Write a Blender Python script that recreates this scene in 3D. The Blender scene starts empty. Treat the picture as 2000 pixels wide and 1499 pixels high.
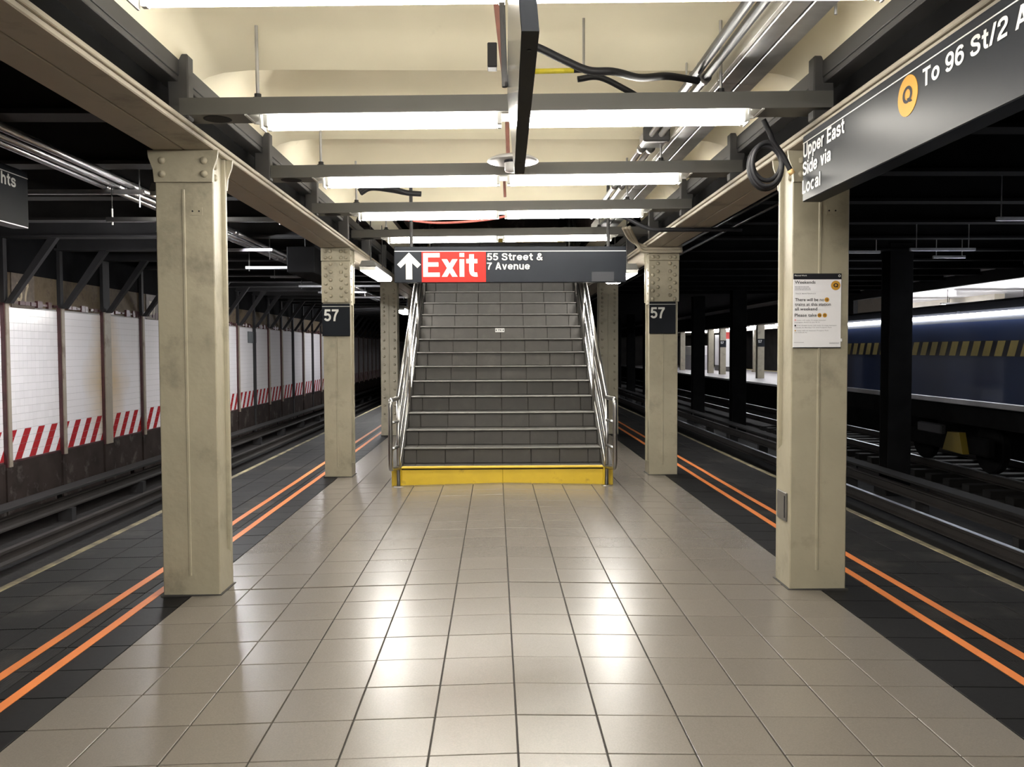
import bpy, math, random
from mathutils import Vector, Matrix
random.seed(57)
S = bpy.context.scene
COL = S.collection

# ------------------------------------------------------------------ camera, world, exposure
yaw, pit, rol = 0.0196, -0.03948, -0.00408
Fv = Vector((math.sin(yaw)*math.cos(pit), math.cos(yaw)*math.cos(pit), math.sin(pit)))
R0 = Vector((math.cos(yaw), -math.sin(yaw), 0)); U0 = R0.cross(Fv)
Rv = R0*math.cos(rol) + U0*math.sin(rol); Uv = -R0*math.sin(rol) + U0*math.cos(rol)
cd = bpy.data.cameras.new('camera'); cam = bpy.data.objects.new('camera', cd); COL.objects.link(cam)
M = Matrix((Rv, Uv, -Fv)).transposed().to_4x4(); M.translation = Vector((0, 0, 1.3733)); cam.matrix_world = M
cd.sensor_fit = 'HORIZONTAL'; cd.sensor_width = 36; cd.lens = 36*1656.2/2000; cd.clip_start = .05; cd.clip_end = 300
S.camera = cam
wd = bpy.data.worlds.new('tunnel_world'); S.world = wd; wd.use_nodes = True
wd.node_tree.nodes['Background'].inputs[0].default_value = (.02, .021, .024, 1)
wd.node_tree.nodes['Background'].inputs[1].default_value = .02
S.view_settings.view_transform = 'Standard'; S.view_settings.look = 'None'
S.view_settings.gamma = 1; S.view_settings.use_curve_mapping = False
S.view_settings.exposure = 0.1
TUBE = 88.0       # fluorescent tube emission
try:
    S.cycles.max_bounces = 6; S.cycles.diffuse_bounces = 4; S.cycles.glossy_bounces = 3
    S.cycles.use_adaptive_sampling = True; S.cycles.adaptive_threshold = .05
    S.cycles.sample_clamp_indirect = 6; S.cycles.use_denoising = True
except Exception: pass

# ------------------------------------------------------------------ materials
MT = {}
def mat(name, col, rough=.6, metal=0, var=.08, vs=3.0, bump=0, bs=40, dirt=None, spec=.5, rnd=0, coat=0, dirt_scale=2.0, dirt_lo=.55, dirt_hi=.7, detail=3):
    m = bpy.data.materials.new(name); m.use_nodes = True; MT[name] = m
    nt = m.node_tree; N = nt.nodes; L = nt.links; b = N['Principled BSDF']
    b.inputs['Roughness'].default_value = rough; b.inputs['Metallic'].default_value = metal
    b.inputs['Specular IOR Level'].default_value = spec
    if coat: b.inputs['Coat Weight'].default_value = coat; b.inputs['Coat Roughness'].default_value = .08
    geo = N.new('ShaderNodeNewGeometry')
    c = (*col, 1)
    no = N.new('ShaderNodeTexNoise'); no.inputs['Scale'].default_value = vs; no.inputs['Detail'].default_value = detail
    L.new(geo.outputs['Position'], no.inputs['Vector'])
    mr = N.new('ShaderNodeMapRange'); mr.inputs[1].default_value = .3; mr.inputs[2].default_value = .7
    mr.inputs[3].default_value = 1-var; mr.inputs[4].default_value = 1+var
    L.new(no.outputs['Fac'], mr.inputs[0])
    val = mr.outputs[0]
    if rnd:
        oi = N.new('ShaderNodeObjectInfo'); m2 = N.new('ShaderNodeMapRange'); m2.inputs[3].default_value = 1-rnd; m2.inputs[4].default_value = 1+rnd
        L.new(oi.outputs['Random'], m2.inputs[0]); mu = N.new('ShaderNodeMath'); mu.operation = 'MULTIPLY'
        L.new(val, mu.inputs[0]); L.new(m2.outputs[0], mu.inputs[1]); val = mu.outputs[0]
    vm = N.new('ShaderNodeVectorMath'); vm.operation = 'SCALE'; vm.inputs[0].default_value = col
    L.new(val, vm.inputs['Scale']); out = vm.outputs[0]
    if dirt:
        n2 = N.new('ShaderNodeTexNoise'); n2.inputs['Scale'].default_value = dirt_scale; n2.inputs['Detail'].default_value = 6; n2.inputs['Roughness'].default_value = .65
        L.new(geo.outputs['Position'], n2.inputs['Vector'])
        r2 = N.new('ShaderNodeMapRange'); r2.inputs[1].default_value = dirt_lo; r2.inputs[2].default_value = dirt_hi; r2.inputs[4].default_value = .75
        L.new(n2.outputs['Fac'], r2.inputs[0])
        mx = N.new('ShaderNodeMix'); mx.data_type = 'RGBA'; L.new(r2.outputs[0], mx.inputs['Factor'])
        L.new(out, mx.inputs['A']); mx.inputs['B'].default_value = (*dirt, 1); out = mx.outputs['Result']
    L.new(out, b.inputs['Base Color'])
    if bump:
        n3 = N.new('ShaderNodeTexNoise'); n3.inputs['Scale'].default_value = bs; n3.inputs['Detail'].default_value = 2
        L.new(geo.outputs['Position'], n3.inputs['Vector'])
        bp = N.new('ShaderNodeBump'); bp.inputs['Strength'].default_value = bump; bp.inputs['Distance'].default_value = .004
        L.new(n3.outputs['Fac'], bp.inputs['Height']); L.new(bp.outputs[0], b.inputs['Normal'])
    return m
def emit(name, col, st):
    m = bpy.data.materials.new(name); m.use_nodes = True; MT[name] = m
    b = m.node_tree.nodes['Principled BSDF']; b.inputs['Base Color'].default_value = (.9, .9, .9, 1)
    b.inputs['Emission Color'].default_value = (*col, 1); b.inputs['Emission Strength'].default_value = st
    return m
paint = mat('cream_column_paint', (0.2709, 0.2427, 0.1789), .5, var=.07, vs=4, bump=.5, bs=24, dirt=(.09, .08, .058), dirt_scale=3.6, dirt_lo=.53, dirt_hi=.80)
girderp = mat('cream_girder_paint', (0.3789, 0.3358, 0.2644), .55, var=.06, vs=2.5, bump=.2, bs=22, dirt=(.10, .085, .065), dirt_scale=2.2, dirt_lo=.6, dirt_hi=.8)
beamgrey = mat('grey_fixture_paint', (0.08976, 0.08796, 0.08318), .5, var=.06, vs=3)
darkgrey = mat('dark_steel_paint', (.048, .047, .048), .55, var=.1)
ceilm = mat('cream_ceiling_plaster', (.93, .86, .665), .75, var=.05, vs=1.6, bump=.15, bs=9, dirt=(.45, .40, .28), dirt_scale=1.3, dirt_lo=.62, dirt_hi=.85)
tan = mat('tan_floor_tile', (0.126, 0.1118, 0.09606), .27, var=.06, vs=160, rnd=.05, spec=.42, detail=1, bump=.05, bs=120)
grout = mat('dark_grout', (.022, .020, .018), .9, var=.2)
darkt = mat('charcoal_border_tile', (0.00975, 0.009503, 0.00975), .5, var=.15, vs=60, rnd=.15, spec=.06)
edgem = mat('worn_edge_nosing', (0.189, 0.161, 0.091), .8, var=.35, vs=5, dirt=(.06, .05, .04), dirt_scale=4, dirt_lo=.45, dirt_hi=.6)
orange = mat('orange_tape', (0.5904, 0.18, 0.0504), .5, spec=.15, var=.08, vs=3, dirt=(.42, .12, .05), dirt_scale=7, dirt_lo=.6, dirt_hi=.75)
bedm = mat('track_bed_ballast', (.012, .011, .0105), .9, var=.4, vs=9, bump=.8, bs=30)
soot = mat('sooty_steel', (.022, .021, .022), .7, var=.25, vs=3)
blk = mat('black_soot_and_shade', (.007, .007, .0075), .9, var=.3, spec=.08)  # soot tone that also paints shade on girder webs and far deck face
sootc = mat('sooty_tunnel_ceiling', (.035, .031, .028), .85, var=.3, vs=1.5)
brownw = mat('grimy_brown_wall', (0.03, 0.02175, 0.01875), .9, spec=.15, var=.3, vs=2.5, dirt=(.11, .095, .085), dirt_scale=3.0, dirt_lo=.56, dirt_hi=.70, bump=.4, bs=14)
frieze = mat('stained_mosaic_frieze', (0.133, 0.1015, 0.063), .7, spec=.2, var=.3, vs=5, dirt=(.07, .05, .04), dirt_scale=5, dirt_lo=.48, dirt_hi=.62, bump=.4, bs=60)
maroon = mat('maroon_trim_tile', (0.063, 0.0224, 0.0245), .35, var=.3, vs=8)
postb = mat('beige_wall_post', (0.315, 0.27, 0.21), .5, var=.1, vs=3, dirt=(.15, .11, .08), dirt_scale=3)
blackp = mat('black_sign_enamel', (.012, .0135, .017), .36, var=.1, spec=.04)
blackg = mat('glossy_black_sign_face', (.016, .017, .019), .16, var=.1)
whitep = mat('white_lettering', (0.5263, 0.5263, 0.508), .5, var=.02)
whitev = mat('cream_lettering', (0.5544, 0.5418, 0.4662), .5, var=.02)
redp = mat('red_exit_panel', (.28, .018, .015), .5, var=.03, spec=.04)
goldp = mat('gold_route_disc', (.42, .22, .035), .5, var=.03, spec=.05)
paper = mat('white_paper', (0.6336, 0.6264, 0.648), .6, var=.02)
inkm = mat('black_print', (.012, .012, .015), .6, var=.02, spec=.08)
greyink = mat('grey_print', (.22, .22, .24), .6, var=.02)
palegrey = mat('pale_grey_print', (.62, .61, .64), .6, var=.02)
steel = mat('stainless_steel', (0.33, 0.3225, 0.3112), .28, 1, var=.05, vs=6)
galv = mat('galvanised_steel', (.62, .62, .64), .35, 1, var=.12, vs=9)
railm = mat('polished_rail_head', (.75, .78, .84), .42, 1, var=.08)
rustrail = mat('rusty_rail_side', (.022, .018, .016), .7, var=.2)
woodb = mat('grimy_timber_board', (.009, .008, .0075), .8, var=.3, vs=4)
stairt = mat('grey_brown_riser_tile', (0.02705, 0.02445, 0.02133), .55, var=.12, vs=14, rnd=.08, dirt=(.05, .045, .04), dirt_scale=4, dirt_lo=.55, dirt_hi=.75, bump=.1, bs=60)
treadm = mat('worn_tread_concrete', (0.03006, 0.02717, 0.0237), .6, var=.12, vs=8)
nosem = mat('steel_nosing', (0.119, 0.1155, 0.1085), .42, .6, var=.15, vs=12)
yellowp = mat('yellow_step_paint', (0.504, 0.343, 0.0168), .5, var=.06, vs=6, dirt=(.09, .06, .015), dirt_scale=6, dirt_lo=.60, dirt_hi=.75)
rubber = mat('black_cable_rubber', (.012, .012, .014), .5, var=.1, spec=.2)
blackpipe = mat('dark_conduit_paint', (.05, .052, .058), .32, .3, var=.1)
rusty = mat('rusty_red_hanger', (0.16, 0.06, 0.044), .6, var=.25, vs=12)
yeltag = mat('yellow_tag', (0.64, 0.544, 0.04), .5, var=.1, vs=20)
redhose = mat('red_cable_jacket', (0.434, 0.112, 0.091), .4, var=.05)
reflect = mat('white_reflector_enamel', (0.656, 0.656, 0.632), .35, var=.02)
domew = mat('off_white_plastic', (0.403, 0.3965, 0.39), .35, var=.03)
bluet = mat('dark_blue_train_paint', (.009, .020, .062), .4, .0, var=.1, vs=1.5, coat=.3)
trdark = mat('dark_train_roof', (.05, .052, .06), .35, .2, var=.1)
chev = mat('faded_yellow_chevron', (.27, .215, .075), .5, var=.1, vs=5)
silver = mat('silver_train_sill', (.50, .50, .52), .35, .7, var=.1)
whitew = mat('white_wall_panel', (.85, .84, .84), .3, var=.02)
farcon = mat('far_platform_concrete', (.42, .40, .40), .5, var=.08)
greyb = mat('grey_metal_plate', (0.119, 0.112, 0.105), .45, .5, var=.1, vs=10)
redsig = mat('red_far_sign', (.62, .06, .05), .5, var=.03)
tubem = emit('lit_fluorescent_tube', (1.0, .955, .86), TUBE)
tubec = emit('lit_cool_fluorescent_tube', (.97, .97, 1.0), 240)
tubef = emit('lit_far_fluorescent_tube', (.95, .96, 1.0), 130)
stripm = emit('glowing_train_streak', (.90, .93, 1.0), 22)  # glow for the streak along the train, no lamp known there
diffm = emit('lit_diffuser_lens', (1, .965, .90), 78)

def wave_bump(m, axis, scale, st=.6, dist=.004):
    nt = m.node_tree; N = nt.nodes; L = nt.links; b = N['Principled BSDF']
    g = N.new('ShaderNodeNewGeometry'); w = N.new('ShaderNodeTexWave'); w.bands_direction = axis; w.inputs['Scale'].default_value = scale
    L.new(g.outputs['Position'], w.inputs['Vector']); bp = N.new('ShaderNodeBump'); bp.inputs['Strength'].default_value = st; bp.inputs['Distance'].default_value = dist
    L.new(w.outputs['Fac'], bp.inputs['Height']); L.new(bp.outputs[0], b.inputs['Normal'])
ribt = mat('ribbed_charcoal_tile', (0.01047, 0.01024, 0.01047), .65, spec=.12, var=.2, vs=40, rnd=.18, dirt=(.045, .042, .038), dirt_scale=1.7, dirt_lo=.52, dirt_hi=.7)
wave_bump(ribt, 'X', 22, .35, .003)

def tile_material():
    m = bpy.data.materials.new('white_wall_tile'); m.use_nodes = True; MT['white_wall_tile'] = m
    nt = m.node_tree; N = nt.nodes; L = nt.links; b = N['Principled BSDF']; b.inputs['Roughness'].default_value = .16
    g = N.new('ShaderNodeNewGeometry'); sx = N.new('ShaderNodeSeparateXYZ'); L.new(g.outputs['Position'], sx.inputs[0])
    def ma(op, a, bb=None, cc=None):
        n = N.new('ShaderNodeMath'); n.operation = op
        for i, v in enumerate((a, bb, cc)):
            if v is None: continue
            if isinstance(v, (int, float)): n.inputs[i].default_value = v
            else: L.new(v, n.inputs[i])
        return n.outputs[0]
    Y, Z = sx.outputs['Y'], sx.outputs['Z']
    # slanted stripes painted on the lowest tile rows
    t = ma('FRACT', ma('DIVIDE', ma('ADD', ma('MULTIPLY', Z, -.66), ma('ADD', Y, .11)), .375))
    st = ma('MULTIPLY', ma('LESS_THAN', t, .47), ma('LESS_THAN', Z, .262))
    # rust-yellow stain beside the broad pilaster
    no = N.new('ShaderNodeTexNoise'); no.inputs['Scale'].default_value = 2.2; no.inputs['Detail'].default_value = 5; L.new(g.outputs['Position'], no.inputs['Vector'])
    d = ma('ABSOLUTE', ma('SUBTRACT', Y, 15.08)); d = ma('ADD', d, ma('MULTIPLY', ma('SUBTRACT', no.outputs['Fac'], .5), .5))
    dz = ma('MULTIPLY', ma('ABSOLUTE', ma('SUBTRACT', Z, .85)), .42)
    mr = N.new('ShaderNodeMapRange'); mr.inputs[1].default_value = .25; mr.inputs[2].default_value = 1.0; mr.inputs[3].default_value = .75; mr.inputs[4].default_value = 0
    L.new(ma('ADD', d, dz), mr.inputs[0])
    oi = N.new('ShaderNodeObjectInfo'); rv = N.new('ShaderNodeMapRange'); rv.inputs[3].default_value = .84; rv.inputs[4].default_value = .89; L.new(oi.outputs['Random'], rv.inputs[0])
    cw = N.new('ShaderNodeCombineColor'); L.new(rv.outputs[0], cw.inputs[0]); L.new(ma('MULTIPLY', rv.outputs[0], .965), cw.inputs[1]); L.new(ma('MULTIPLY', rv.outputs[0], .975), cw.inputs[2])
    m1 = N.new('ShaderNodeMix'); m1.data_type = 'RGBA'; L.new(mr.outputs[0], m1.inputs['Factor']); L.new(cw.outputs[0], m1.inputs['A']); m1.inputs['B'].default_value = (.62, .43, .19, 1)
    m2 = N.new('ShaderNodeMix'); m2.data_type = 'RGBA'; L.new(st, m2.inputs['Factor']); L.new(m1.outputs['Result'], m2.inputs['A']); m2.inputs['B'].default_value = (.40, .030, .035, 1)
    L.new(m2.outputs['Result'], b.inputs['Base Color'])
    return m
wtile = tile_material()

# ------------------------------------------------------------------ mesh helpers
class MB:
    def __init__(s): s.v = []; s.f = []
    def quad(s, a, b, c, d):
        n = len(s.v); s.v += [a, b, c, d]; s.f.append((n, n+1, n+2, n+3)); return s
    def box(s, x0, x1, y0, y1, z0, z1):
        n = len(s.v); s.v += [(x, y, z) for x in (x0, x1) for y in (y0, y1) for z in (z0, z1)]
        s.f += [tuple(n+i for i in q) for q in ((0, 1, 3, 2), (4, 6, 7, 5), (0, 4, 5, 1), (2, 3, 7, 6), (0, 2, 6, 4), (1, 5, 7, 3))]; return s
    def cbox(s, x0, x1, y0, y1, z0, z1, b=.005):
        lo = (x0, y0, z0); hi = (x1, y1, z1); n = len(s.v); idx = {}
        for i in (0, 1):
            for j in (0, 1):
                for k in (0, 1):
                    c = (i, j, k)
                    for a in range(3):
                        p = []
                        for q in range(3):
                            e = hi[q] if c[q] else lo[q]
                            p.append(e if q == a else (e - b if c[q] else e + b))
                        idx[c, a] = len(s.v); s.v.append(tuple(p))
        F = []
        for a in range(3):
            o = [q for q in range(3) if q != a]
            for sd in (0, 1):
                f = []
                for (p, q) in ((0, 0), (1, 0), (1, 1), (0, 1)):
                    c = [0, 0, 0]; c[a] = sd; c[o[0]] = p; c[o[1]] = q; f.append(idx[tuple(c), a])
                F.append(f)
        for a in range(3):
            o = [q for q in range(3) if q != a]
            for p in (0, 1):
                for q in (0, 1):
                    c0 = [0, 0, 0]; c0[o[0]] = p; c0[o[1]] = q; c1 = list(c0); c1[a] = 1; c0 = tuple(c0); c1 = tuple(c1)
                    F.append([idx[c0, o[0]], idx[c1, o[0]], idx[c1, o[1]], idx[c0, o[1]]])
        for i in (0, 1):
            for j in (0, 1):
                for k in (0, 1): F.append([idx[(i, j, k), a] for a in range(3)])
        ctr = Vector([(lo[q]+hi[q])/2 for q in range(3)])
        for f in F:
            P = [Vector(s.v[i]) for i in f]; nn = (P[1]-P[0]).cross(P[2]-P[0]); m = sum(P, Vector())/len(P) - ctr
            s.f.append(tuple(f) if nn.dot(m) > 0 else tuple(reversed(f)))
        return s
    def prism(s, prof, ax, a, b):
        """closed 2D profile extruded along axis ax from a to b; profile axes are the two others in order"""
        n = len(s.v); k = len(prof)
        for t in (a, b):
            for p, q in prof:
                s.v.append({'x': (t, p, q), 'y': (p, t, q), 'z': (p, q, t)}[ax])
        ar = sum(prof[i][0]*prof[(i+1) % k][1]-prof[(i+1) % k][0]*prof[i][1] for i in range(k))
        flip = (ar > 0) != (ax == 'y')
        if b < a: flip = not flip
        fs = [tuple(n+i for i in range(k)), tuple(n+k+i for i in reversed(range(k)))]
        fs += [(n+i, n+k+i, n+k+(i+1) % k, n+(i+1) % k) for i in range(k)]
        s.f += [tuple(reversed(f)) for f in fs] if flip else fs
        return s
    def tube(s, pts, r, n=8, closed=False, cap=True):
        P = [Vector(p) for p in pts]; m = len(P); base = len(s.v); up = None
        for i in range(m):
            if closed: t = P[(i+1) % m]-P[i-1]
            else: t = P[min(i+1, m-1)]-P[max(i-1, 0)]
            t.normalize()
            if up is None:
                up = Vector((0, 0, 1)) if abs(t.z) < .9 else Vector((1, 0, 0))
            sd = t.cross(up); sd.normalize(); up = sd.cross(t); up.normalize()
            for k in range(n):
                a = 2*math.pi*k/n; s.v.append(tuple(P[i]+(sd*math.cos(a)+up*math.sin(a))*r))
        for i in range(m if closed else m-1):
            j = (i+1) % m
            for k in range(n):
                s.f.append((base+i*n+k, base+i*n+(k+1) % n, base+j*n+(k+1) % n, base+j*n+k))
        if cap and not closed:
            s.f.append(tuple(base+k for k in reversed(range(n)))); s.f.append(tuple(base+(m-1)*n+k for k in range(n)))
        return s
    def lathe(s, prof, c=(0, 0, 0), n=16, ax='z'):
        base = len(s.v); k = len(prof)
        for i in range(n):
            a = 2*math.pi*i/n; ca, sa = math.cos(a), math.sin(a)
            for r, h in prof:
                p = {'z': (r*ca, r*sa, h), 'y': (r*ca, h, r*sa), 'x': (h, r*ca, r*sa)}[ax]
                s.v.append((c[0]+p[0], c[1]+p[1], c[2]+p[2]))
        for i in range(n):
            j = (i+1) % n
            for q in range(k-1): s.f.append((base+i*k+q, base+j*k+q, base+j*k+q+1, base+i*k+q+1))
        return s
    def mesh(s, name, off=(0, 0, 0)):
        me = bpy.data.meshes.new(name)
        me.from_pydata([(x-off[0], y-off[1], z-off[2]) for x, y, z in s.v], [], s.f); me.update(); return me
    def obj(s, name, m, parent=None, smooth=False, off=None):
        off = off if off is not None else (org(parent) if parent else (0, 0, 0))
        me = s.mesh(name, off); me.materials.append(m)
        if smooth: me.shade_smooth()
        o = bpy.data.objects.new(name, me); COL.objects.link(o)
        if parent: o.parent = parent
        else: o.location = off
        return o
def org(o):
    p = Vector(o.location)
    if o.parent: p = p + Vector(org(o.parent))
    return tuple(p)
def thing(name, label, cat, loc=(0, 0, 0), group=None, kind=None):
    o = bpy.data.objects.new(name, None); COL.objects.link(o); o.location = loc; o.empty_display_size = .2
    return tag(o, label, cat, group, kind)
def tag(o, label, cat, group=None, kind=None):
    o['label'] = label; o['category'] = cat
    if group: o['group'] = group
    if kind: o['kind'] = kind
    return o
def inst(name, me, parent, wpos, rot=None):
    o = bpy.data.objects.new(name, me); COL.objects.link(o); o.parent = parent
    q = org(parent); o.location = (wpos[0]-q[0], wpos[1]-q[1], wpos[2]-q[2])
    if rot: o.rotation_euler = rot
    return o
CAPH = None
def text(name, body, p, w, cap, m, parent, face='y', bold=0.0, lift=.0012):
    """flat lettering; p = world lower-left of the baseline, w = total width, cap = capital height.
    face 'y': read towards +X on a face looking to -Y; 'x-': read towards -Y on a face looking to -X; 'x+': read towards +Y on a face looking to +X"""
    global CAPH
    def gen(t):
        cu = bpy.data.curves.new('t', 'FONT'); cu.body = t; cu.size = 1; cu.offset = bold; cu.resolution_u = 3
        o = bpy.data.objects.new('t', cu); COL.objects.link(o); dg = bpy.context.evaluated_depsgraph_get(); dg.update()
        me = bpy.data.meshes.new_from_object(o.evaluated_get(dg)); bpy.data.objects.remove(o); bpy.data.curves.remove(cu); return me
    if CAPH is None:
        h = gen('H'); CAPH = max(v.co.y for v in h.vertices); bpy.data.meshes.remove(h)
    me = gen(body); xs = [v.co.x for v in me.vertices]; x0, x1 = min(xs), max(xs)
    sx = w/(x1-x0); sy = cap/CAPH; q = org(parent)
    for v in me.vertices:
        a = (v.co.x-x0)*sx; b = v.co.y*sy
        if face == 'y': P = (p[0]+a, p[1]-lift, p[2]+b)
        elif face == 'x-': P = (p[0]-lift, p[1]-a, p[2]+b)
        else: P = (p[0]+lift, p[1]+a, p[2]+b)
        v.co = (P[0]-q[0], P[1]-q[1], P[2]-q[2])
    me.materials.clear(); me.materials.append(m); me.update(); me.name = name
    o = bpy.data.objects.new(name, me); COL.objects.link(o); o.parent = parent; return o

# ------------------------------------------------------------------ grotesque sign lettering drawn from strokes
def _sp(pts, n=5):
    P = [Vector((x, y, 0)) for x, y in pts]; P = [2*P[0]-P[1]]+P+[2*P[-1]-P[-2]]; out = []
    for i in range(1, len(P)-2):
        for k in range(n):
            u = k/n; a, b, c, d = P[i-1:i+3]
            q = .5*((2*b)+(-a+c)*u+(2*a-5*b+4*c-d)*u*u+(-a+3*b-3*c+d)*u**3); out.append((q.x, q.y))
    return out+[pts[-1]]
def _el(cx, cy, rx, ry, a0=0, a1=360, n=24):
    return [(cx+rx*math.cos(math.radians(a0+(a1-a0)*k/n)), cy+ry*math.sin(math.radians(a0+(a1-a0)*k/n))) for k in range(n+1)]
def _dg(x0, y0, x1, y1): return ('d', x0, y0, x1, y1)
_h = .088; _xh = .74
_S = [(.58, .70), (.53, .855), (.34, .912), (.15, .855), (.105, .72), (.18, .60), (.35, .525), (.53, .44), (.59, .28), (.52, .135), (.33, .088), (.13, .145), (.075, .31)]
_arch = _sp([(.088, .42), (.14, .57), (.26, .652), (.40, .635), (.485, .53), (.495, .40), (.495, .2), (.495, 0)])
_nine = [_el(.32, .655, .235, .257), _sp([(.555, .66), (.55, .42), (.50, .20), (.39, .105), (.28, .088), (.16, .13), (.10, .23)])]
GL = {
 'E': (.63, [[(_h, 0), (_h, 1)], [(0, 1-_h), (.63, 1-_h)], [(0, .52), (.58, .52)], [(0, _h), (.63, _h)]]),
 'x': (.60, [_dg(.10, 0, .50, _xh), _dg(.50, 0, .10, _xh)]),
 'i': (.176, [[(_h, 0), (_h, _xh)], [(_h, .84), (_h, 1)]]),
 'l': (.176, [[(_h, 0), (_h, 1)]]),
 't': (.42, [_sp([(.20, .95), (.20, .6), (.20, .26), (.25, .12), (.36, .088), (.42, .092)]), [(0, _xh-_h*.9), (.42, _xh-_h*.9)]]),
 '5': (.60, [[(.57, 1-_h), (.165, 1-_h), (.115, .47)], _el(.305, .335, .235, .248, 140, -155)]),
 '7': (.60, [[(0, 1-_h), (.60, 1-_h)], _sp([(.52, .88), (.36, .62), (.26, .33), (.22, 0)])]),
 'S': (.67, [_sp(_S)]), 's': (.56, [_sp([(x*.84, y*.74+(.012 if y < .5 else -.012)) for x, y in _S])]),
 'r': (.38, [[(_h, 0), (_h, _xh)], _sp([(.088, .40), (.13, .56), (.24, .645), (.38, .65)])]),
 'e': (.62, [[(.09, .365), (.56, .365)], _sp([(.545, .365), (.53, .51), (.44, .62), (.315, .655), (.19, .62), (.105, .51), (.085, .37), (.105, .23), (.19, .12), (.315, .085), (.45, .125), (.54, .225)])]),
 'A': (.74, [_dg(.09, 0, .37, 1), _dg(.65, 0, .37, 1), [(.2, .28), (.54, .28)]]),
 'v': (.60, [_dg(.09, _xh, .30, 0), _dg(.51, _xh, .30, 0)]),
 'n': (.585, [[(_h, 0), (_h, _xh)], _arch]), 'h': (.585, [[(_h, 0), (_h, 1)], _arch]),
 'u': (.585, [[(.585-x, _xh-y) for x, y in _arch], [(.585-_h, 0), (.585-_h, _xh)]]),
 'U': (.72, [_sp([(.088, 1), (.088, .7), (.088, .38), (.13, .18), (.24, .10), (.36, .085), (.48, .10), (.59, .18), (.632, .38), (.632, .7), (.632, 1)])]),
 'p': (.62, [[(_h, -.26), (_h, _xh)], _el(.312, .37, .222, .285)]),
 'd': (.62, [[(.532, 0), (.532, 1)], _el(.308, .37, .222, .285)]),
 'a': (.58, [_sp([(.10, .50), (.15, .615), (.28, .655), (.42, .615), (.465, .50), (.465, .25), (.475, .10), (.53, .04)]), _sp([(.465, .42), (.32, .385), (.15, .33), (.085, .20), (.14, .105), (.26, .085), (.39, .14), (.465, .27)])]),
 'L': (.56, [[(_h, 0), (_h, 1)], [(0, _h), (.56, _h)]]),
 'o': (.64, [_el(.32, .37, .235, .285)]), 'c': (.60, [_el(.32, .37, .235, .285, 48, 312)]),
 'T': (.66, [[(0, 1-_h), (.66, 1-_h)], [(.33, 0), (.33, .95)]]),
 '9': (.64, _nine), '6': (.64, [[(.64-x, 1-y) for x, y in q] for q in _nine]),
 '/': (.38, [_dg(.05, 0, .33, 1)]),
 '2': (.62, [_sp([(.09, .66), (.13, .84), (.32, .912), (.50, .855), (.545, .70), (.49, .55), (.33, .41), (.17, .26), (.11, .12)]), [(.02, _h), (.61, _h)]]),
 'Q': (.80, [_el(.40, .5, .312, .415), _dg(.72, -.02, .46, .27)]),
 '&': (.72, [_sp([(.66, .03), (.50, .22), (.27, .58), (.21, .76), (.27, .885), (.37, .912), (.47, .865), (.49, .75), (.41, .62), (.24, .50), (.11, .36), (.09, .22), (.18, .11), (.32, .085), (.47, .15), (.57, .28), (.62, .44)])]),
 'P': (.65, [[(_h, 0), (_h, 1)], _sp([(.088, .912), (.36, .912), (.50, .865), (.56, .70), (.50, .535), (.36, .48), (.088, .48)])]),
 'N': (.72, [[(_h, 0), (_h, 1)], [(.72-_h, 0), (.72-_h, 1)], _dg(.088, 1, .632, 0)]),
 'R': (.68, [[(_h, 0), (_h, 1)], _sp([(.088, .912), (.36, .912), (.50, .865), (.56, .72), (.50, .575), (.36, .52), (.088, .52)]), _dg(.58, 0, .38, .5)]),
 '4': (.62, [[(.44, 0), (.44, 1)], [(0, .28), (.62, .28)], _dg(.10, .25, .40, .96)]),
}
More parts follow.
